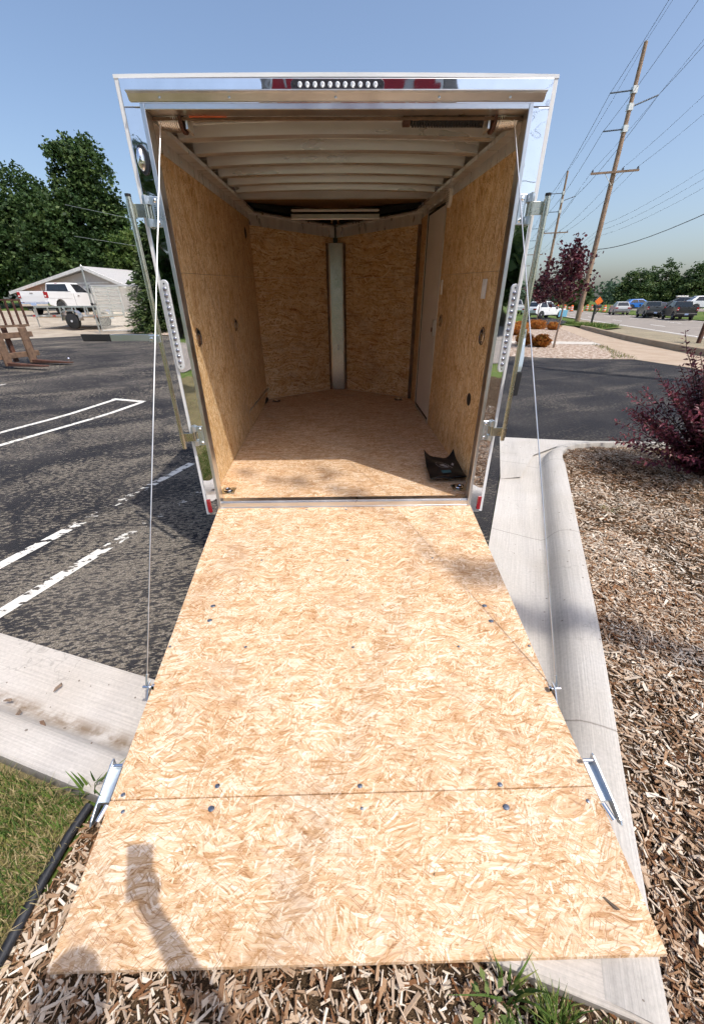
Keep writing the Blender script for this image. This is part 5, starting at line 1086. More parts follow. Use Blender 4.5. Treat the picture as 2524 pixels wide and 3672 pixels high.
def pickup(label, loc, rz, paint, group=None, chrome=True, crew=False, scale=1.0):
    root = empty('pickup_truck', loc, label, 'pickup', group, rz); root.scale = (scale,)*3
    hw = 0.98; xr, xf = -1.85, 1.90; R = 0.40; cabr = -1.15 if crew else -0.62
    low = [(-2.88, 0.62), (-2.90, 0.90), (-2.86, 0.95), (cabr+0.02, 0.95), (cabr+0.02, 1.30), (1.30, 1.30), (1.45, 1.26), (2.62, 1.16), (2.80, 1.02), (2.86, 0.60), (2.75, 0.42), (xf+0.52, 0.42)]
    low += [(x, z) for x, z in reversed(arc_pts(xf, 0.42, 0.50))][0:]+[(xf-0.52, 0.42), (xr+0.52, 0.44)]+[(x, z) for x, z in reversed(arc_pts(xr, 0.44, 0.50))]+[(xr-0.52, 0.46)]
    mb = MB(); mb.prism(low, lambda x, z: (x, -hw+0.03*max(0, (z-0.95)), z), lambda x, z: (x, hw-0.03*max(0, (z-0.95)), z)); body = mb.build('body', paint, root, bevel=0.03)
    for s in (-1, 1):
        mb = MB(); y = sorted((s*0.86, s*hw)); mb.prism([(-2.86, 0.951), (-2.88, 1.36), (cabr-0.02, 1.38), (cabr-0.02, 0.951)], lambda x, z: (x, y[0], z), lambda x, z: (x, y[1], z)); mb.build('bed_side', paint, root, bevel=0.025)
        mb = MB(); mb.box((-2.86, min(s*0.85, s*0.985), 1.381), (cabr-0.03, max(s*0.85, s*0.985), 1.40)); mb.build('bed_rail', 'black_plastic', root)
    mb = MB(); mb.prism([(-2.91, 0.78), (-2.93, 1.10), (-2.92, 1.36), (-2.86, 1.37), (-2.86, 0.78)], lambda x, z: (x, -0.78, z), lambda x, z: (x, 0.78, z)); tg = mb.build('tailgate', paint, root, bevel=0.015)
    mb = MB(); mb.box((-2.945, -0.10, 1.22), (-2.93, 0.10, 1.28)); mb.build('tailgate_handle', 'black_plastic' if not chrome else 'trim_grey', tg)
    for s in (-1, 1):
        y = sorted((s*0.785, s*0.985)); mb = MB(); mb.box((-2.925, y[0], 0.98), (-2.78, y[1], 1.33)); tl = mb.build('tail_lamp', 'red_lens', root, bevel=0.02)
        mb = MB(); mb.box((-2.93, y[0]+0.05, 1.06), (-2.922, y[1]-0.05, 1.14)); mb.build('reverse_lamp', 'white_plastic', tl)
        y = sorted((s*0.98, s*1.16)); mb = MB(); mb.box((1.05, y[0], 1.34), (1.17, y[1], 1.58)); mb.build('mirror', 'black_plastic', root, bevel=0.03)
        y = sorted((s*0.60, s*0.95)); mb = MB(); mb.box((2.72, y[0], 0.86), (2.84, y[1], 1.08)); mb.build('head_lamp', 'clear_lens', root, bevel=0.02)
        for xd in ((0.30,) if not crew else (0.35, -0.65)):
            y = sorted((s*0.985, s*1.01)); mb = MB(); mb.box((xd-0.42, y[0]-0.0, 1.12), (xd-0.22, y[1], 1.17)); mb.build('door_handle', 'chrome' if chrome else 'black_plastic', root)
        for xd in ([-0.45, 1.2] if not crew else [-1.0, 0.05, 1.2]):
            y = sorted((s*0.978, s*0.984)); mb = MB(); mb.box((xd, y[0], 0.50), (xd+0.018, y[1], 1.27)); mb.build('door_gap', 'black_plastic', root)
    mb = MB(); mb.prism([(-3.02, 0.52), (-3.04, 0.70), (-2.92, 0.78), (-2.80, 0.78), (-2.80, 0.52)], lambda x, z: (x, -0.97, z), lambda x, z: (x, 0.97, z)); bp = mb.build('rear_bumper', 'chrome' if chrome else 'black_plastic', root, bevel=0.03)
    mb = MB(); mb.box((-3.055, -0.17, 0.56), (-3.03, 0.17, 0.72)); mb.build('number_plate', 'plate_blue', bp)
    mb = MB(); mb.prism([(2.74, 0.42), (2.92, 0.45), (2.95, 0.66), (2.80, 0.72)], lambda x, z: (x, -0.95, z), lambda x, z: (x, 0.95, z)); mb.build('front_bumper', 'chrome' if chrome else 'black_plastic', root, bevel=0.03)
    # cab greenhouse
    A = [(cabr, -0.93, 1.29), (1.42, -0.93, 1.29), (1.42, 0.93, 1.29), (cabr, 0.93, 1.29)]; B = [(cabr+0.08, -0.74, 1.92), (0.55, -0.74, 1.93), (0.55, 0.74, 1.93), (cabr+0.08, 0.74, 1.92)]
    mb = MB(); mb.add(A+B, [(3, 2, 1, 0), (4, 5, 6, 7), (0, 1, 5, 4), (1, 2, 6, 5), (2, 3, 7, 6), (3, 0, 4, 7)]); cab = mb.build('cab', paint, root, bevel=0.07)
    def lerp(a, b, t_): return Vector(a)+(Vector(b)-Vector(a))*t_
    def pane(a0, a1, b0, b1, u0, u1, v0, v1, name='window'):
        p = [lerp(lerp(a0, a1, u), lerp(b0, b1, u), v) for u, v in ((u0, v0), (u1, v0), (u1, v1), (u0, v1))]; quad_on(name, p, 'glass_dark', cab, 0.008)
    pane(A[3], A[0], B[3], B[0], 0.06, 0.94, 0.14, 0.86, 'rear_window'); pane(A[1], A[2], B[1], B[2], 0.06, 0.94, 0.06, 0.9, 'windscreen')
    cuts = [(0.30, 0.93)] if not crew else [(0.10, 0.46), (0.50, 0.93)]
    for (u0, u1) in cuts:
        pane(A[0], A[1], B[0], B[1], u0, u1, 0.10, 0.86); pane(A[2], A[3], B[2], B[3], 1-u1, 1-u0, 0.10, 0.86)
    mb = MB(); mb.box((cabr+0.075, -0.09, 1.83), (cabr+0.115, 0.09, 1.885)); mb.build('brake_lamp', 'red_lens', cab)
    mb = MB(); mb.box((-2.7, -0.80, 0.35), (2.6, 0.80, 0.60)); mb.build('chassis', 'black_rubber', root)
    for x in (xr, xf):
        for s in (-1, 1): wheel(root, x, s*0.85, R)
    return root
def car(label, loc, rz, paint, group=None, suv=True, scale=1.0, name='parked_car', cat='car'):
    root = empty(name, loc, label, cat, group, rz); root.scale = (scale,)*3
    hw = 0.95; xr, xf = -1.42, 1.45; R = 0.36 if suv else 0.32; zt = 1.66 if suv else 1.45; zb = 1.02 if suv else 0.9
    low = [(-2.32, 0.55), (-2.36, 0.80), (-2.25, zb), (1.05, zb+0.02), (2.10, zb-0.14), (2.33, 0.72), (2.34, 0.45), (2.2, 0.30), (xf+0.46, 0.30)]+list(reversed(arc_pts(xf, 0.32, 0.44)))+[(xf-0.46, 0.30), (xr+0.46, 0.30)]+list(reversed(arc_pts(xr, 0.32, 0.44)))+[(xr-0.46, 0.34)]
    mb = MB(); mb.prism(low, lambda x, z: (x, -hw+0.06*max(0, z-0.6), z), lambda x, z: (x, hw-0.06*max(0, z-0.6), z)); mb.build('body', paint, root, bevel=0.05)
    A = [(-2.20, -0.88, zb-0.02), (1.15, -0.88, zb-0.02), (1.15, 0.88, zb-0.02), (-2.20, 0.88, zb-0.02)]; B = [(-1.45, -0.62, zt-0.04), (0.05, -0.63, zt), (0.05, 0.63, zt), (-1.45, 0.62, zt-0.04)]
    mb = MB(); mb.add(A+B, [(3, 2, 1, 0), (4, 5, 6, 7), (0, 1, 5, 4), (1, 2, 6, 5), (2, 3, 7, 6), (3, 0, 4, 7)]); cab = mb.build('cabin', paint, root, bevel=0.09)
    def lerp(a, b, t_): return Vector(a)+(Vector(b)-Vector(a))*t_
    def pane(a0, a1, b0, b1, u0, u1, v0, v1, nm='window'):
        p = [lerp(lerp(a0, a1, u), lerp(b0, b1, u), v) for u, v in ((u0, v0), (u1, v0), (u1, v1), (u0, v1))]; quad_on(nm, p, 'glass_dark', cab, 0.008)
    pane(A[3], A[0], B[3], B[0], 0.08, 0.92, 0.22, 0.88, 'rear_window'); pane(A[1], A[2], B[1], B[2], 0.06, 0.94, 0.08, 0.92, 'windscreen')
    for (u0, u1) in ((0.14, 0.50), (0.53, 0.88)):
        pane(A[0], A[1], B[0], B[1], u0, u1, 0.12, 0.86); pane(A[2], A[3], B[2], B[3], 1-u1, 1-u0, 0.12, 0.86)
    for s in (-1, 1):
        y = sorted((s*0.55, s*0.93)); mb = MB(); mb.box((-2.37, y[0], 0.80), (-2.20, y[1], 0.96)); mb.build('tail_lamp', 'red_lens', root, bevel=0.02)
        mb = MB(); mb.box((2.16, y[0], 0.68), (2.33, y[1], 0.82)); mb.build('head_lamp', 'clear_lens', root, bevel=0.02)
        y = sorted((s*0.90, s*1.05)); mb = MB(); mb.box((0.72, y[0], zb+0.02), (0.88, y[1], zb+0.16)); mb.build('mirror', paint, root, bevel=0.03)
        for xd in (-0.35, 0.72):
            y = sorted((s*0.935, s*0.945)); mb = MB(); mb.box((xd, y[0], 0.42), (xd+0.015, y[1], zb-0.05)); mb.build('door_gap', 'black_plastic', root)
        mb = MB(); y = sorted((s*0.93, s*0.955)); mb.box((-0.95, y[0], 0.28), (0.98, y[1], 0.36)); mb.build('sill', 'black_plastic', root)
    for x in (xr, xf):
        for s in (-1, 1): wheel(root, x, s*0.83, R, 0.22)
    return root
pickup('white pickup truck parked on the gravel before the grey house', (-19.65, 28.8, H(-19.3, 27.2)), math.radians(85), 'car_white', scale=1.0)
GT = 'vehicles on the road'
rda = math.atan2(0.963, 0.268)
pickup('dark grey pickup stopped in the road, seen from behind', (34.9, 46.6, 0.012), math.radians(67), 'car_grey', GT, False, True, 0.86)
pickup('black pickup nearest on the road beyond the lane dashes', (33.6, 40.6, 0.012), math.radians(67), 'car_black', GT, False, True, 0.86)
car('silver car stopped at the head of the queue near the barrels', (37.9, 56.9, 0.012), math.radians(67), 'car_silver', GT, True, 0.98, 'road_car')
car('dark blue car half hidden behind the dark grey pickup', (37.9, 50.0, 0.012), math.radians(67), 'car_navy', GT, True, 0.95, 'road_car')
pickup('silver pickup coming along the road far behind the white car', (25.3, 62.0, 0.012), rda+PI, 'car_silver', GT, True, True)
car('white hatchback car turning out beyond the far drive', (22.9, 47.0, 0.012), math.radians(25), 'car_white', GT, True, 1.05, 'road_car')
GP = 'cars parked beyond the road'
c0 = car('white parked car high on the grass behind the black pickup', (47.0, 53.5, 0.6), math.radians(-20), 'car_white', GP)
dup(c0, (52.5, 55.0, 0.6), math.radians(-25), 'white parked car at the right edge beyond the road'); dup(c0, (50.8, 62, 0.5), math.radians(160), 'white parked car at the back under the dark tree')
car('bright blue parked car left of the red sign', (45.3, 64.0, 0.5), math.radians(-10), 'car_blue', GP, False)
car('dark parked car between the red sign and the black pickup', (46.6, 58.0, 0.5), math.radians(150), 'car_grey', GP)
sheet('far_car_park', [(40.5, 52), (60, 50), (75, 70), (46, 74)], 0.45, 'road', 0, hf=lambda x, y: 0.0)
sheet('grass_bank', [(RX(30)+10.6, 30), (60, 40), (60, 50), (40.5, 52), (46, 74), (46, 80), (RX(80)+10.6, 80)], 0.0, 'grass_far', 0, hf=lambda x, y: 0.03 if x < RX(y)+11 else 0.44)

# traffic barrels, signs, mailboxes
GB = 'orange traffic barrels along the road works'
b0 = None
for i, (x, y) in enumerate([(42.1, 63.6), (42.9, 67.0), (44.0, 70.5), (45.2, 74.3), (46.2, 78.2), (47.4, 82), (48.8, 87), (50.2, 92), (51.6, 97), (53, 102), (40.9, 72), (41.8, 77), (43, 82), (44, 87), (45.3, 92)]):
    lab = ['nearest', 'second', 'third', 'fourth', 'fifth', 'sixth', 'seventh', 'eighth', 'ninth', 'tenth'][i]+' barrel from the right in the orange row along the road' if i < 10 else ['nearest', 'second', 'middle', 'fourth', 'farthest'][i-10]+' barrel of the left hand orange row along the road'
    if b0 is None:
        b0 = empty('traffic_barrel', (x, y, 0.012), lab, 'barrel', GB)
        for k, (z0, z1, mt) in enumerate(((0.09, 0.32, 'barrel_orange'), (0.32, 0.47, 'white_plastic'), (0.47, 0.64, 'barrel_orange'), (0.64, 0.79, 'white_plastic'), (0.79, 1.0, 'barrel_orange'))):
            mb = MB(); mb.tube([(0, 0, z0), (0, 0, z1-0.012), (0, 0, z1)], [0.29-0.09*z0, 0.29-0.09*z1, 0.275-0.09*z1], 14); mb.build('drum_band', mt, b0, smooth=True)
        mb = MB(); mb.tube([(0, 0, 0), (0, 0, 0.09)], [0.42, 0.33], 14); mb.build('base_ring', 'black_rubber', b0); mb = MB(); mb.box((-0.1, -0.02, 1.0), (0.1, 0.02, 1.08)); mb.build('handle', 'barrel_orange', b0)
    else: dup(b0, (x, y, 0.012), 0, lab)
def post_sign(name, label, x, y, z0, board, mat, post='galv', rz=0.0, cat='sign'):
    root = empty(name, (x, y, z0), label, cat, None, rz); mb = MB(); mb.prism(board, lambda a, z: (a, -0.02, z), lambda a, z: (a, 0.02, z)); bd = mb.build('board', mat, root)
    lo = min(b[1] for b in board)
    for px in ((0,) if max(b[0] for b in board) < 0.8 else (-0.7, 0.7)):
        mb = MB(); mb.box((px-0.03, 0.021, -0.1), (px+0.03, 0.07, max(b[1] for b in board)-0.05)); mb.build('post', post, root)
    return root, bd
post_sign('roadwork_sign', 'orange diamond road works sign above the barrels', 46.5, 77, 0.0, [(0, 0.9), (0.75, 1.65), (0, 2.4), (-0.75, 1.65)], 'sign_orange')
post_sign('warning_sign', 'small yellow warning sign right of the orange diamond sign', 56.5, 88, 0.0, [(0, 1.3), (0.5, 1.8), (0, 2.3), (-0.5, 1.8)], 'sign_yellow')
post_sign('yard_sign', 'light blue yard sign beside the white turning car', 22.1, 41.0, 0.0, [(-0.42, 0.35), (0.42, 0.35), (0.42, 0.95), (-0.42, 0.95)], 'sign_blue')
sg, bd = post_sign('business_sign', 'low tan sign wall with a red panel beyond the road', 49.6, 61.5, 0.45, [(-1.5, 0.0), (1.5, 0.0), (1.5, 1.75), (-1.5, 1.75)], 'brick_tan', rz=0.5)
mb = MB(); mb.box((-1.35, -0.05, 0.55), (-0.1, -0.021, 1.5)); mb.build('red_panel', 'sign_red', sg)
mb = MB(); mb.prism([(-1.2, 0.8), (-0.9, 1.0), (-0.5, 1.25), (-0.25, 1.0), (-0.3, 0.85), (-0.7, 1.0)], lambda a, z: (a, -0.058, z), lambda a, z: (a, -0.0505, z)); mb.build('white_mark', 'white_paint', sg)
mb = MB(); mb.box((-1.6, -0.12, 1.75), (1.6, 0.12, 1.88)); mb.build('cap_stone', 'trim_white', sg)
post_sign('curb_marker', 'yellow lozenge marker on the grass behind the black pickup', 44.6, 49.6, 0.44, [(-0.45, 0.1), (-0.2, 0.0), (0.45, 0.25), (0.5, 0.5), (0.2, 0.6), (-0.4, 0.35)], 'sign_yellow')
def mailbox(label, x, y, rz, post_mat, h=1.05, s=1.0):
    root = empty('mailbox', (x, y, 0.1), label, 'mailbox', None, rz); root.scale = (s,)*3
    mb = MB(); mb.prism([(-0.06, -0.1), (0.06, -0.1), (0.06, h), (-0.06, h)], lambda a, z: (a, -0.06, z), lambda a, z: (a, 0.06, z)); mb.build('post', post_mat, root, bevel=0.01)
    mb = MB(); mb.prism([(0.06, h-0.45), (0.12, h-0.45), (0.42, h-0.05), (0.34, h-0.05)], lambda a, z: (a, -0.03, z), lambda a, z: (a, 0.03, z)); mb.build('brace', post_mat, root)
    pr = [(-0.13, 0), (0.13, 0), (0.13, 0.15)]+[(0.13*math.cos(a), 0.15+0.11*math.sin(a)) for a in np.linspace(0.2, PI-0.2, 8)]+[(-0.13, 0.15)]
    mb = MB(); mb.prism(pr, lambda y_, z: (-0.14, y_, h+z), lambda y_, z: (0.46, y_, h+z)); bx_ = mb.build('box', 'black_plastic', root)
    mb = MB(); mb.box((0.462, -0.12, h+0.02), (0.475, 0.12, h+0.22)); mb.build('door', 'black_plastic', bx_); mb = MB(); mb.box((0.05, -0.14, h+0.16), (0.09, -0.131, h+0.3)); mb.build('flag', 'red_lens', bx_)
mailbox('black mailbox on a black post in the verge grass right of the utility pole', 21.2, 34.0, 0.2, 'black_plastic', 1.05, 1.05)
mailbox('black mailbox on a brown post at the right edge beside the kerb', 16.35, 16.6, math.radians(10), 'rust', 1.0, 1.1)

# ------------------------------------------------------------------ left background: house, utility trailer, gate, forks
HX = Vector((-15.6, 29.4)); HD = Vector((-0.944, 0.33)); HB = Vector((0.33, 0.944))   # right front corner, along the gable front, back
HZ = H(-20, 31)-0.15
def hp(u, d, z): p = HX+HD*u+HB*d; return (p.x, p.y, HZ+z)
house = empty('garage_house', hp(0, 0, 0), 'low pale grey garage house with a wide gable behind the white pickup', 'house')
def hpl(u, d, z): q = hp(u, d, z); b = hp(0, 0, 0); return (q[0]-b[0], q[1]-b[1], q[2]-b[2])
WH, PK, LEN, PU = 1.75, 2.75, 10.4, 2.9
mb = MB(); mb.prism([(0, 0), (LEN, 0), (LEN, WH-0.25), (PU, PK), (0, WH)], lambda u, z: hpl(u, 0, z), lambda u, z: hpl(u, 8.0, z)); wl = mb.build('wall', 'siding', house)
for (u0, z0, u1, z1) in ((-0.6, WH-0.16, PU, PK+0.05), (PU, PK+0.05, LEN+0.7, WH-0.42)):
    mb = MB(); vs = [hpl(u0, -0.5, z0+0.02), hpl(u1, -0.5, z1+0.02), hpl(u1, 8.5, z1+0.02), hpl(u0, 8.5, z0+0.02), hpl(u0, -0.5, z0+0.14), hpl(u1, -0.5, z1+0.14), hpl(u1, 8.5, z1+0.14), hpl(u0, 8.5, z0+0.14)]
    mb.add(vs, [(3, 2, 1, 0), (4, 5, 6, 7), (0, 1, 5, 4), (1, 2, 6, 5), (2, 3, 7, 6), (3, 0, 4, 7)]); rf = mb.build('roof', 'roof_grey', house)
    mb = MB(); vs = [hpl(u0, -0.56, z0-0.06), hpl(u1, -0.56, z1-0.06), hpl(u1, -0.505, z1-0.06), hpl(u0, -0.505, z0-0.06), hpl(u0, -0.56, z0+0.145), hpl(u1, -0.56, z1+0.145), hpl(u1, -0.505, z1+0.145), hpl(u0, -0.505, z0+0.145)]
    mb.add(vs, [(3, 2, 1, 0), (4, 5, 6, 7), (0, 1, 5, 4), (1, 2, 6, 5), (2, 3, 7, 6), (3, 0, 4, 7)]); mb.build('barge_board', 'trim_white', rf)
def hbox(name, u0, u1, z0, z1, d0, d1, mat, parent=None):
    mb = MB(); vs = [hpl(u, d, z) for z in (z0, z1) for (u, d) in ((u0, d0), (u1, d0), (u1, d1), (u0, d1))]; mb.add(vs, [(3, 2, 1, 0), (4, 5, 6, 7), (0, 1, 5, 4), (1, 2, 6, 5), (2, 3, 7, 6), (3, 0, 4, 7)]); return mb.build(name, mat, parent or house)
gd = hbox('garage_door', 0.7, 3.7, 0.0, 1.62, -0.02, 0.0, 'trim_grey')
for k in range(6): hbox('door_panel', 0.74, 3.66, 0.03+0.265*k, 0.26+0.265*k, -0.05, -0.021, 'siding', gd)
hbox('door_lintel', 0.55, 3.85, 1.63, 1.74, -0.06, -0.001, 'trim_white', gd)
for u in (0.55, 3.72): hbox('door_jamb', u, u+0.13, 0.0, 1.63, -0.06, -0.001, 'trim_white', gd)
for u in (4.6, 6.3, 8.2): hbox('wall_batten', u, u+0.08, 0.0, WH+0.0, -0.03, -0.001, 'trim_white')
hbox('window', 5.0, 6.0, 0.9, 1.6, -0.03, -0.001, 'glass_dark'); hbox('gable_band', 1.4, 4.6, 1.9, 1.98, -0.03, -0.001, 'trim_white')

# open aluminium utility trailer on the gravel
ux, uy, ua = -12.98, 19.0, math.radians(170)
ut = empty('utility_trailer', (ux, uy, H(ux, uy)), 'open aluminium utility trailer with low side rails before the white pickup', 'trailer', None, ua)
UL, UW, UZ = 1.7, 0.82, 0.50                                               # local x: front of the trailer (tongue) at +x
for s in (-1, 1):
    for z in (UZ+0.02, UZ+0.40):
        mb = MB(); y = sorted((s*UW, s*(UW+0.05))); mb.box((-UL, y[0], z), (UL, y[1], z+0.06)); mb.build('side_rail', 'alu', ut)
    for k in range(6):
        x = -UL+0.03+k*(2*UL-0.1)/5; y = sorted((s*UW, s*(UW+0.05))); mb = MB(); mb.box((x, y[0], UZ+0.081), (x+0.05, y[1], UZ+0.399)); mb.build('rail_post', 'alu', ut)
    for k in range(7):
        x = -UL+0.15+k*0.55; y = sorted((s*(UW+0.051), s*(UW+0.056))); mb = MB(); mb.box((x, y[0], UZ+0.025), (x+0.16, y[1], UZ+0.075)); mb.build('reflective_tape', 'tape_red' if k % 2 == 0 else 'white_plastic', ut)
    fx = -0.35
    mb = MB(); prf = [(fx-0.48, 0.36), (fx-0.45, 0.66), (fx-0.30, 0.78), (fx+0.30, 0.78), (fx+0.45, 0.66), (fx+0.48, 0.36)]; prf2 = [(x_*1.0, z_-0.02) for x_, z_ in reversed(prf)]
    y = sorted((s*(UW+0.07), s*(UW+0.32))); mb.prism(prf+[(fx+0.455, 0.36), (fx+0.43, 0.645), (fx+0.29, 0.755), (fx-0.29, 0.755), (fx-0.43, 0.645), (fx-0.455, 0.36)], lambda x_, z_: (x_, y[0], z_), lambda x_, z_: (x_, y[1], z_)); mb.build('fender', 'alu', ut)
    wheel(ut, fx, s*(UW+0.20), 0.335, 0.2)
for x in (-UL, UL-0.05):
    mb = MB(); mb.box((x, -UW, UZ+0.02), (x+0.05, UW, UZ+0.08)); mb.build('end_rail', 'alu', ut)
for k in range(8):
    y0 = -UW+0.01+k*0.203; mb = MB(); mb.box((-UL+0.06, y0, UZ-0.02), (UL-0.06, y0+0.19, UZ+0.018)); mb.build('deck_board', 'deck_wood', ut)
mb = MB(); mb.tube([(UL, 0, UZ), (UL+1.1, 0, UZ)], 0.045, 8); mb.build('tongue', 'alu', ut); mb = MB(); mb.tube([(UL+0.9, 0, 0.0), (UL+0.9, 0, UZ+0.35)], 0.03, 8); mb.build('jack', 'galv', ut)
mb = MB(); mb.tube([(UL-0.1, -UW-0.02, 0.0), (UL-0.05, -UW-0.02, UZ)], 0.025, 6); mb.build('prop_stand', 'alu', ut)
# upright mesh tail gate
mb = MB()
for (a, b) in (((-UL-0.03, -UW, UZ), (-UL-0.03, -UW, UZ+1.25)), ((-UL-0.03, UW, UZ), (-UL-0.03, UW, UZ+1.25)), ((-UL-0.03, -UW, UZ+1.25), (-UL-0.03, UW, UZ+1.25)), ((-UL-0.03, 0, UZ), (-UL-0.03, 0, UZ+1.25))): mb.tube([a, b], 0.022, 6)
tgf = mb.build('gate_frame', 'alu', ut)
for k in range(9): mb = MB(); z = UZ+0.06+0.14*k; mb.box((-UL-0.05, -UW+0.02, z), (-UL-0.02, UW-0.02, z+0.035)); mb.build('gate_slat', 'alu', ut)
# chain link gate and its post
gp = empty('chain_link_gate', (-10.98, 16.66, H(-10.98, 16.66)), 'chain link gate panel hung on a tall galvanised post before the spruce', 'gate', None, math.radians(14))
mb = MB(); mb.tube([(0, 0, -0.1), (0, 0, 2.55)], 0.038, 12); mb.build('post', 'galv', gp, smooth=True); mb = MB(); mb.tube([(0, 0, 2.55), (0, 0, 2.6)], [0.045, 0.02], 12); mb.build('post_cap', 'galv', gp, smooth=True)
for (a, b) in (((0.12, 0, 0.10), (0.12, 0, 1.85)), ((2.6, 0, 0.10), (2.6, 0, 1.85)), ((0.12, 0, 1.85), (2.6, 0, 1.85)), ((0.12, 0, 0.10), (2.6, 0, 0.10))):
    mb = MB(); mb.tube([a, b], 0.022, 8); mb.build('gate_rail', 'galv', gp, smooth=True)
for z in (0.35, 1.15, 1.9): mb = MB(); mb.tube([(0, 0, z-0.05), (0, 0, z+0.05)], 0.05, 10).box((0.0, -0.02, z-0.02), (0.14, 0.02, z+0.02)); mb.build('hinge', 'black_plastic' if z == 1.15 else 'galv', gp)
mb = MB()
for k in range(-34, 50):
    for sg_ in (1, -1):
        x0 = 0.12+k*0.05; pts = []
        a_ = (x0, 0.10) if sg_ > 0 else (x0, 1.85); b_ = (x0+1.75, 1.85) if sg_ > 0 else (x0+1.75, 0.10)
        t0 = max(0, (0.12-x0)/1.75); t1 = min(1, (2.6-x0)/1.75)
        if t1 <= t0: continue
        p = lambda t_: (a_[0]+(b_[0]-a_[0])*t_, 0.003*sg_, a_[1]+(b_[1]-a_[1])*t_); mb.tube([p(t0), p(t1)], 0.0022, 3, False)
o = mb.build('wire_mesh', 'galv', gp); o['kind'] = 'stuff'
# rusty fork attachment at the left edge
fk = empty('fork_attachment', (-9.1, 9.25, H(-9.1, 9.25)), 'rusty pallet fork attachment with backrest bars at the left edge of the lot', 'fork attachment', None, math.radians(-14))
for (y, L) in ((-0.42, 1.25), (0.30, 1.30)):
    mb = MB(); mb.prism([(0.0, 0.04), (L, 0.06), (L, 0.09), (0.0, 0.13)], lambda x, z: (x, y-0.07, z), lambda x, z: (x, y+0.07, z)); fb = mb.build('fork_blade', 'rust', fk, bevel=0.008)
    mb = MB(); mb.prism([(-0.06, 0.04), (0.0, 0.04), (0.0, 0.95), (-0.05, 0.98)], lambda x, z: (x, y-0.10, z), lambda x, z: (x, y+0.10, z)); mb.build('fork_shank', 'rust_tan', fk, bevel=0.01)
    if y > 0:
        mb = MB(); mb.tube([(L-0.06, y, 0.09), (L-0.06, y, 0.14)], 0.02, 8); bl = mb.build('hitch_ball', 'chrome', fk, smooth=True)
        mb = MB(); mb.tube([(L-0.06, y, 0.135), (L-0.06, y, 0.15), (L-0.06, y, 0.175), (L-0.06, y, 0.20), (L-0.06, y, 0.21)], [0.01, 0.03, 0.036, 0.026, 0.008], 10); mb.build('ball', 'chrome', bl, smooth=True)
for z in (0.28, 0.78):
    mb = MB(); mb.box((-0.16, -0.70, z-0.07), (-0.062, 0.60, z+0.07)); mb.build('carriage_bar', 'rust_tan', fk, bevel=0.01)
for y in (-0.62, -0.05, 0.5):
    mb = MB(); mb.box((-0.26, y-0.05, 0.10), (-0.162, y+0.05, 0.98)); mb.build('carriage_plate', 'rust', fk, bevel=0.01)
mb = MB(); mb.box((-0.10, -0.70, 0.981), (-0.06, 0.60, 1.04)); mb.build('backrest_sill', 'rust_tan', fk)
for k in range(7):
    y = -0.68+0.205*k; mb = MB(); mb.box((-0.095, y, 1.041), (-0.065, y+0.05, 1.62)); mb.build('backrest_bar', 'rust', fk)
mb = MB(); mb.box((-0.10, -0.70, 1.621), (-0.06, 0.60, 1.66)); mb.build('backrest_top', 'rust', fk)
# small orange cart on the grass at far left
oc = empty('garden_cart', (-23.9, 31.8, H(-23.9, 31.8)), 'small orange garden cart on the grass left of the pickup', 'cart', None, 0.4)
mb = MB(); mb.prism([(-0.6, 0.5), (0.7, 0.5), (0.85, 0.95), (-0.75, 0.95)], lambda x, z: (x, -0.4, z), lambda x, z: (x, 0.4, z)); mb.build('tub', 'orange_paint', oc, bevel=0.03)
for s in (-1, 1): wheel(oc, 0.1, s*0.5, 0.24, 0.12, 'black_plastic')
mb = MB(); mb.tube([(-0.6, 0, 0.5), (-1.5, 0, 0.35), (-1.6, 0, 0.6)], 0.03, 6); mb.build('drawbar', 'black_plastic', oc); mb = MB(); mb.box((-0.7, -0.35, 0.38), (0.75, 0.35, 0.499)); mb.build('frame', 'black_plastic', oc)

# ------------------------------------------------------------------ behind the viewer: business sign mirrored in the header, and the photographer
bs = empty('pylon_sign', (0.35, -9.2, 0), 'red business sign with white lettering behind the viewer, mirrored in the header', 'sign')
SZ0, SZ1, SXH = 4.55, 6.6, 1.75
mb = MB(); mb.box((-SXH, -0.12, SZ0), (SXH, 0.10, SZ1)); pnl = mb.build('panel', 'sign_red', bs)
for (a, b) in (((-SXH-0.08, -0.14, SZ0-0.08), (SXH+0.08, 0.12, SZ0)), ((-SXH-0.08, -0.14, SZ1), (SXH+0.08, 0.12, SZ1+0.08)), ((-SXH-0.08, -0.14, SZ0), (-SXH, 0.12, SZ1)), ((SXH, -0.14, SZ0), (SXH+0.08, 0.12, SZ1))):
    mb = MB(); mb.box(a, b); mb.build('frame', 'white_paint', pnl)
for x in (-SXH-0.24, SXH+0.24):
    mb = MB(); mb.box((x-0.12, -0.12, 0), (x+0.12, 0.12, SZ1+0.3)); mb.build('post', 'trim_grey', bs)
mb = MB(); mb.prism(ring(0.0, 5.55, 0.52, 0.52, 28, 0), lambda x, z: (x, 0.104, z), lambda x, z: (x, 0.115, z)); mb.build('emblem', 'print_grey', pnl)
mb = MB(); mb.prism(ring(0.0, 5.55, 0.36, 0.36, 24, 0), lambda x, z: (x, 0.1155, z), lambda x, z: (x, 0.125, z)); mb.build('emblem_core', 'sign_red', pnl)
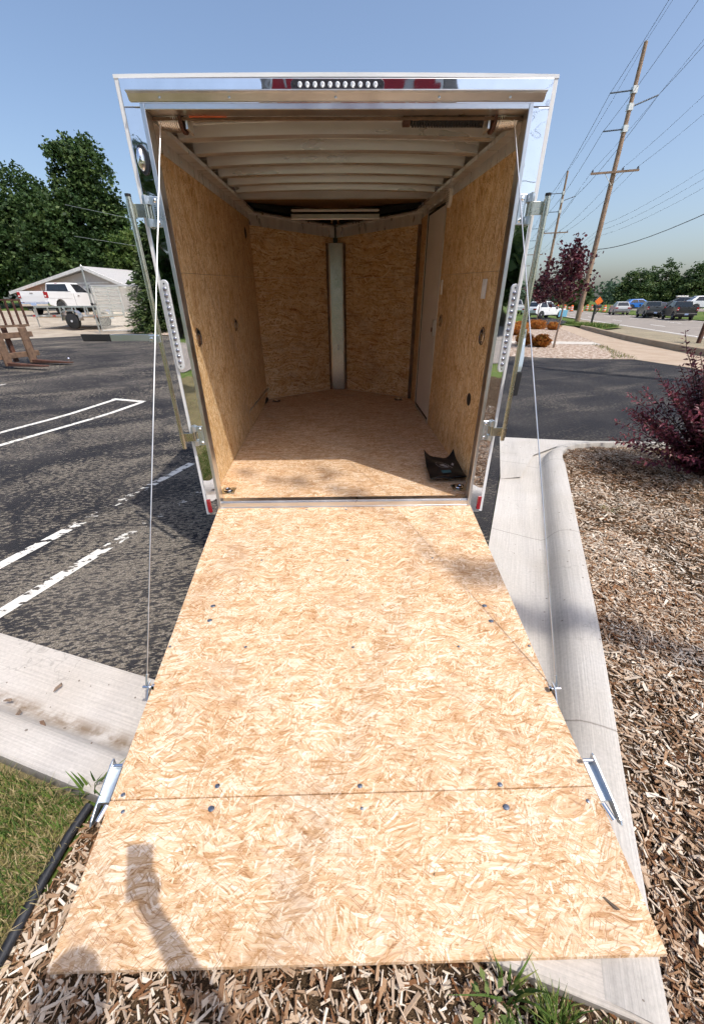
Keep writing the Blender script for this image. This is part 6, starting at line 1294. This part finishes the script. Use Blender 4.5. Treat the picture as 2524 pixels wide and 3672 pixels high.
def sign_text(body, x, z, size, rot=0.0):
    cu = bpy.data.curves.new('lettering', 'FONT'); cu.body = body; cu.size = size; cu.extrude = 0.008; cu.align_x = 'CENTER'; cu.align_y = 'CENTER'
    tmp = bpy.data.objects.new('tmp', cu); C.objects.link(tmp); dg = bpy.context.evaluated_depsgraph_get(); me = bpy.data.meshes.new_from_object(tmp.evaluated_get(dg)); bpy.data.objects.remove(tmp)
    me.materials.clear(); me.materials.append(M['print_grey']); o = bpy.data.objects.new('lettering', me); C.objects.link(o); o.parent = pnl
    o.matrix_local = Matrix.Translation((x, 0.115, z)) @ Matrix.Rotation(rot, 4, 'Y') @ Matrix(((-1, 0, 0, 0), (0, 0, 1, 0), (0, 1, 0, 0), (0, 0, 0, 1))); return o
sign_text('SPORTS', -0.95, 5.95, 0.62); sign_text('S', 1.15, 5.8, 1.1)

per = empty('person', (0.10, -3.02, -0.03), 'person in dark shirt and jeans holding a phone up at the foot of the ramp', 'person')
def skin(name, verts, edges, mat, levels=2, parent=per):
    me = bpy.data.meshes.new(name); me.from_pydata([v[:3] for v in verts], edges, []); o = bpy.data.objects.new(name, me); C.objects.link(o); o.parent = parent
    md = o.modifiers.new('skin', 'SKIN'); md.use_smooth_shade = True
    for i, v in enumerate(verts):
        sv = me.skin_vertices[0].data[i]; sv.radius = (v[3], v[4] if len(v) > 4 else v[3]); sv.use_root = (i == 0)
    sb = o.modifiers.new('sub', 'SUBSURF'); sb.levels = levels; sb.render_levels = levels; me.materials.append(M[mat]); return o
bx, by, bz = 0.10, -3.02, -0.03
hand = Vector((0.040, -2.605, 1.640))-Vector((bx, by, bz))
bodyv = [(-.08, 0, .98, .15, .12), (-.09, 0, 1.18, .15, .11), (-.10, .02, 1.38, .17, .11), (-.11, .05, 1.50, .08, .07), (-.13, .12, 1.57, .055, .055), (-.15, .17, 1.66, .085, .095), (-.16, .185, 1.76, .088, .10), (-.16, .175, 1.84, .05, .06),
         (.02, .03, 1.45, .07, .065), (.09, .06, 1.42, .058), (.14, .19, 1.31, .047), (.14, .25, 1.34, .044), (.042, .325, 1.49, .037), (hand.x+.01, hand.y-.015, hand.z-.06, .026, .03), (hand.x, hand.y, hand.z, .042, .026),
         (-.24, .02, 1.44, .07, .065), (-.31, .0, 1.40, .056), (-.36, -.02, 1.15, .047), (-.33, .06, .93, .034), (-.32, .10, .84, .03, .022),
         (-.16, 0, .88, .095), (-.19, .02, .50, .064), (-.20, -.02, .09, .042), (-.21, .14, .045, .04, .03), (.0, 0, .88, .095), (.05, .02, .50, .064), (.07, -.02, .09, .042), (.09, .14, .045, .04, .03)]
bodye = [(0, 1), (1, 2), (2, 3), (3, 4), (4, 5), (5, 6), (6, 7), (2, 8), (8, 9), (9, 10), (10, 11), (11, 12), (12, 13), (13, 14), (2, 15), (15, 16), (16, 17), (17, 18), (18, 19), (0, 20), (20, 21), (21, 22), (22, 23), (0, 24), (24, 25), (25, 26), (26, 27)]
skin('body', bodyv, bodye, 'skin')
clv = [(-.08, 0, .93, .20, .17), (-.085, 0, 1.05, .20, .165), (-.09, 0, 1.18, .20, .16), (-.10, .02, 1.38, .215, .165), (-.11, .05, 1.50, .115, .105), (.02, .03, 1.45, .085, .08), (.10, .06, 1.42, .072), (.12, .13, 1.36, .064), (-.24, .02, 1.44, .085, .08), (-.31, .0, 1.40, .07), (-.34, -.01, 1.26, .064)]
skin('shirt', clv, [(0, 1), (1, 2), (2, 3), (3, 4), (3, 5), (5, 6), (6, 7), (3, 8), (8, 9), (9, 10)], 'shirt')
skin('jeans', [(-.08, 0, .97, .15, .13), (-.16, 0, .88, .11), (-.19, .02, .50, .078), (-.20, -.02, .12, .06), (.0, 0, .88, .11), (.05, .02, .50, .078), (.07, -.02, .12, .06)], [(0, 1), (1, 2), (2, 3), (0, 4), (4, 5), (5, 6)], 'jeans')
skin('hair', [(-.15, .14, 1.72, .07, .08), (-.16, .15, 1.80, .088, .095), (-.16, .165, 1.86, .07, .075)], [(0, 1), (1, 2)], 'hair')
# fingers closed round the phone edge
for k in range(4):
    z = hand.z-0.02+0.022*k; skin('finger', [(hand.x+.018, hand.y, z, .009), (hand.x+.030, hand.y+.022, z+.004, .0085), (hand.x+.024, hand.y+.042, z+.006, .008)], [(0, 1), (1, 2)], 'skin', 1)
skin('thumb', [(hand.x-.02, hand.y, hand.z-.03, .011), (hand.x-.045, hand.y+.02, hand.z-.005, .0095), (hand.x-.05, hand.y+.028, hand.z+.02, .0085)], [(0, 1), (1, 2)], 'skin', 1)
ph = empty('phone', tuple(CAM-fwd*0.016-upv*0.06), 'dark phone held up in the raised right hand', 'phone')
mb = MB(); c_ = -upv*0.0
vs = []
for dz in (0.0, -0.008):
    for (a, b) in ((-0.046, -0.118), (0.046, -0.118), (0.046, 0.070), (-0.046, 0.070)): vs.append(rgt*a+upv*b+fwd*dz)
mb.add(vs, [(0, 1, 2, 3), (7, 6, 5, 4), (0, 4, 5, 1), (1, 5, 6, 2), (2, 6, 7, 3), (3, 7, 4, 0)]); mb.build('case', 'black_plastic', ph, bevel=0.003)
mb = MB(); vs = [rgt*a+upv*b-fwd*0.0085 for (a, b) in ((-0.035, -0.092), (0.035, -0.092), (0.035, 0.058), (-0.035, 0.058))]; mb.add(vs, [(0, 1, 2, 3)]); mb.build('screen', 'glass_dark', ph)
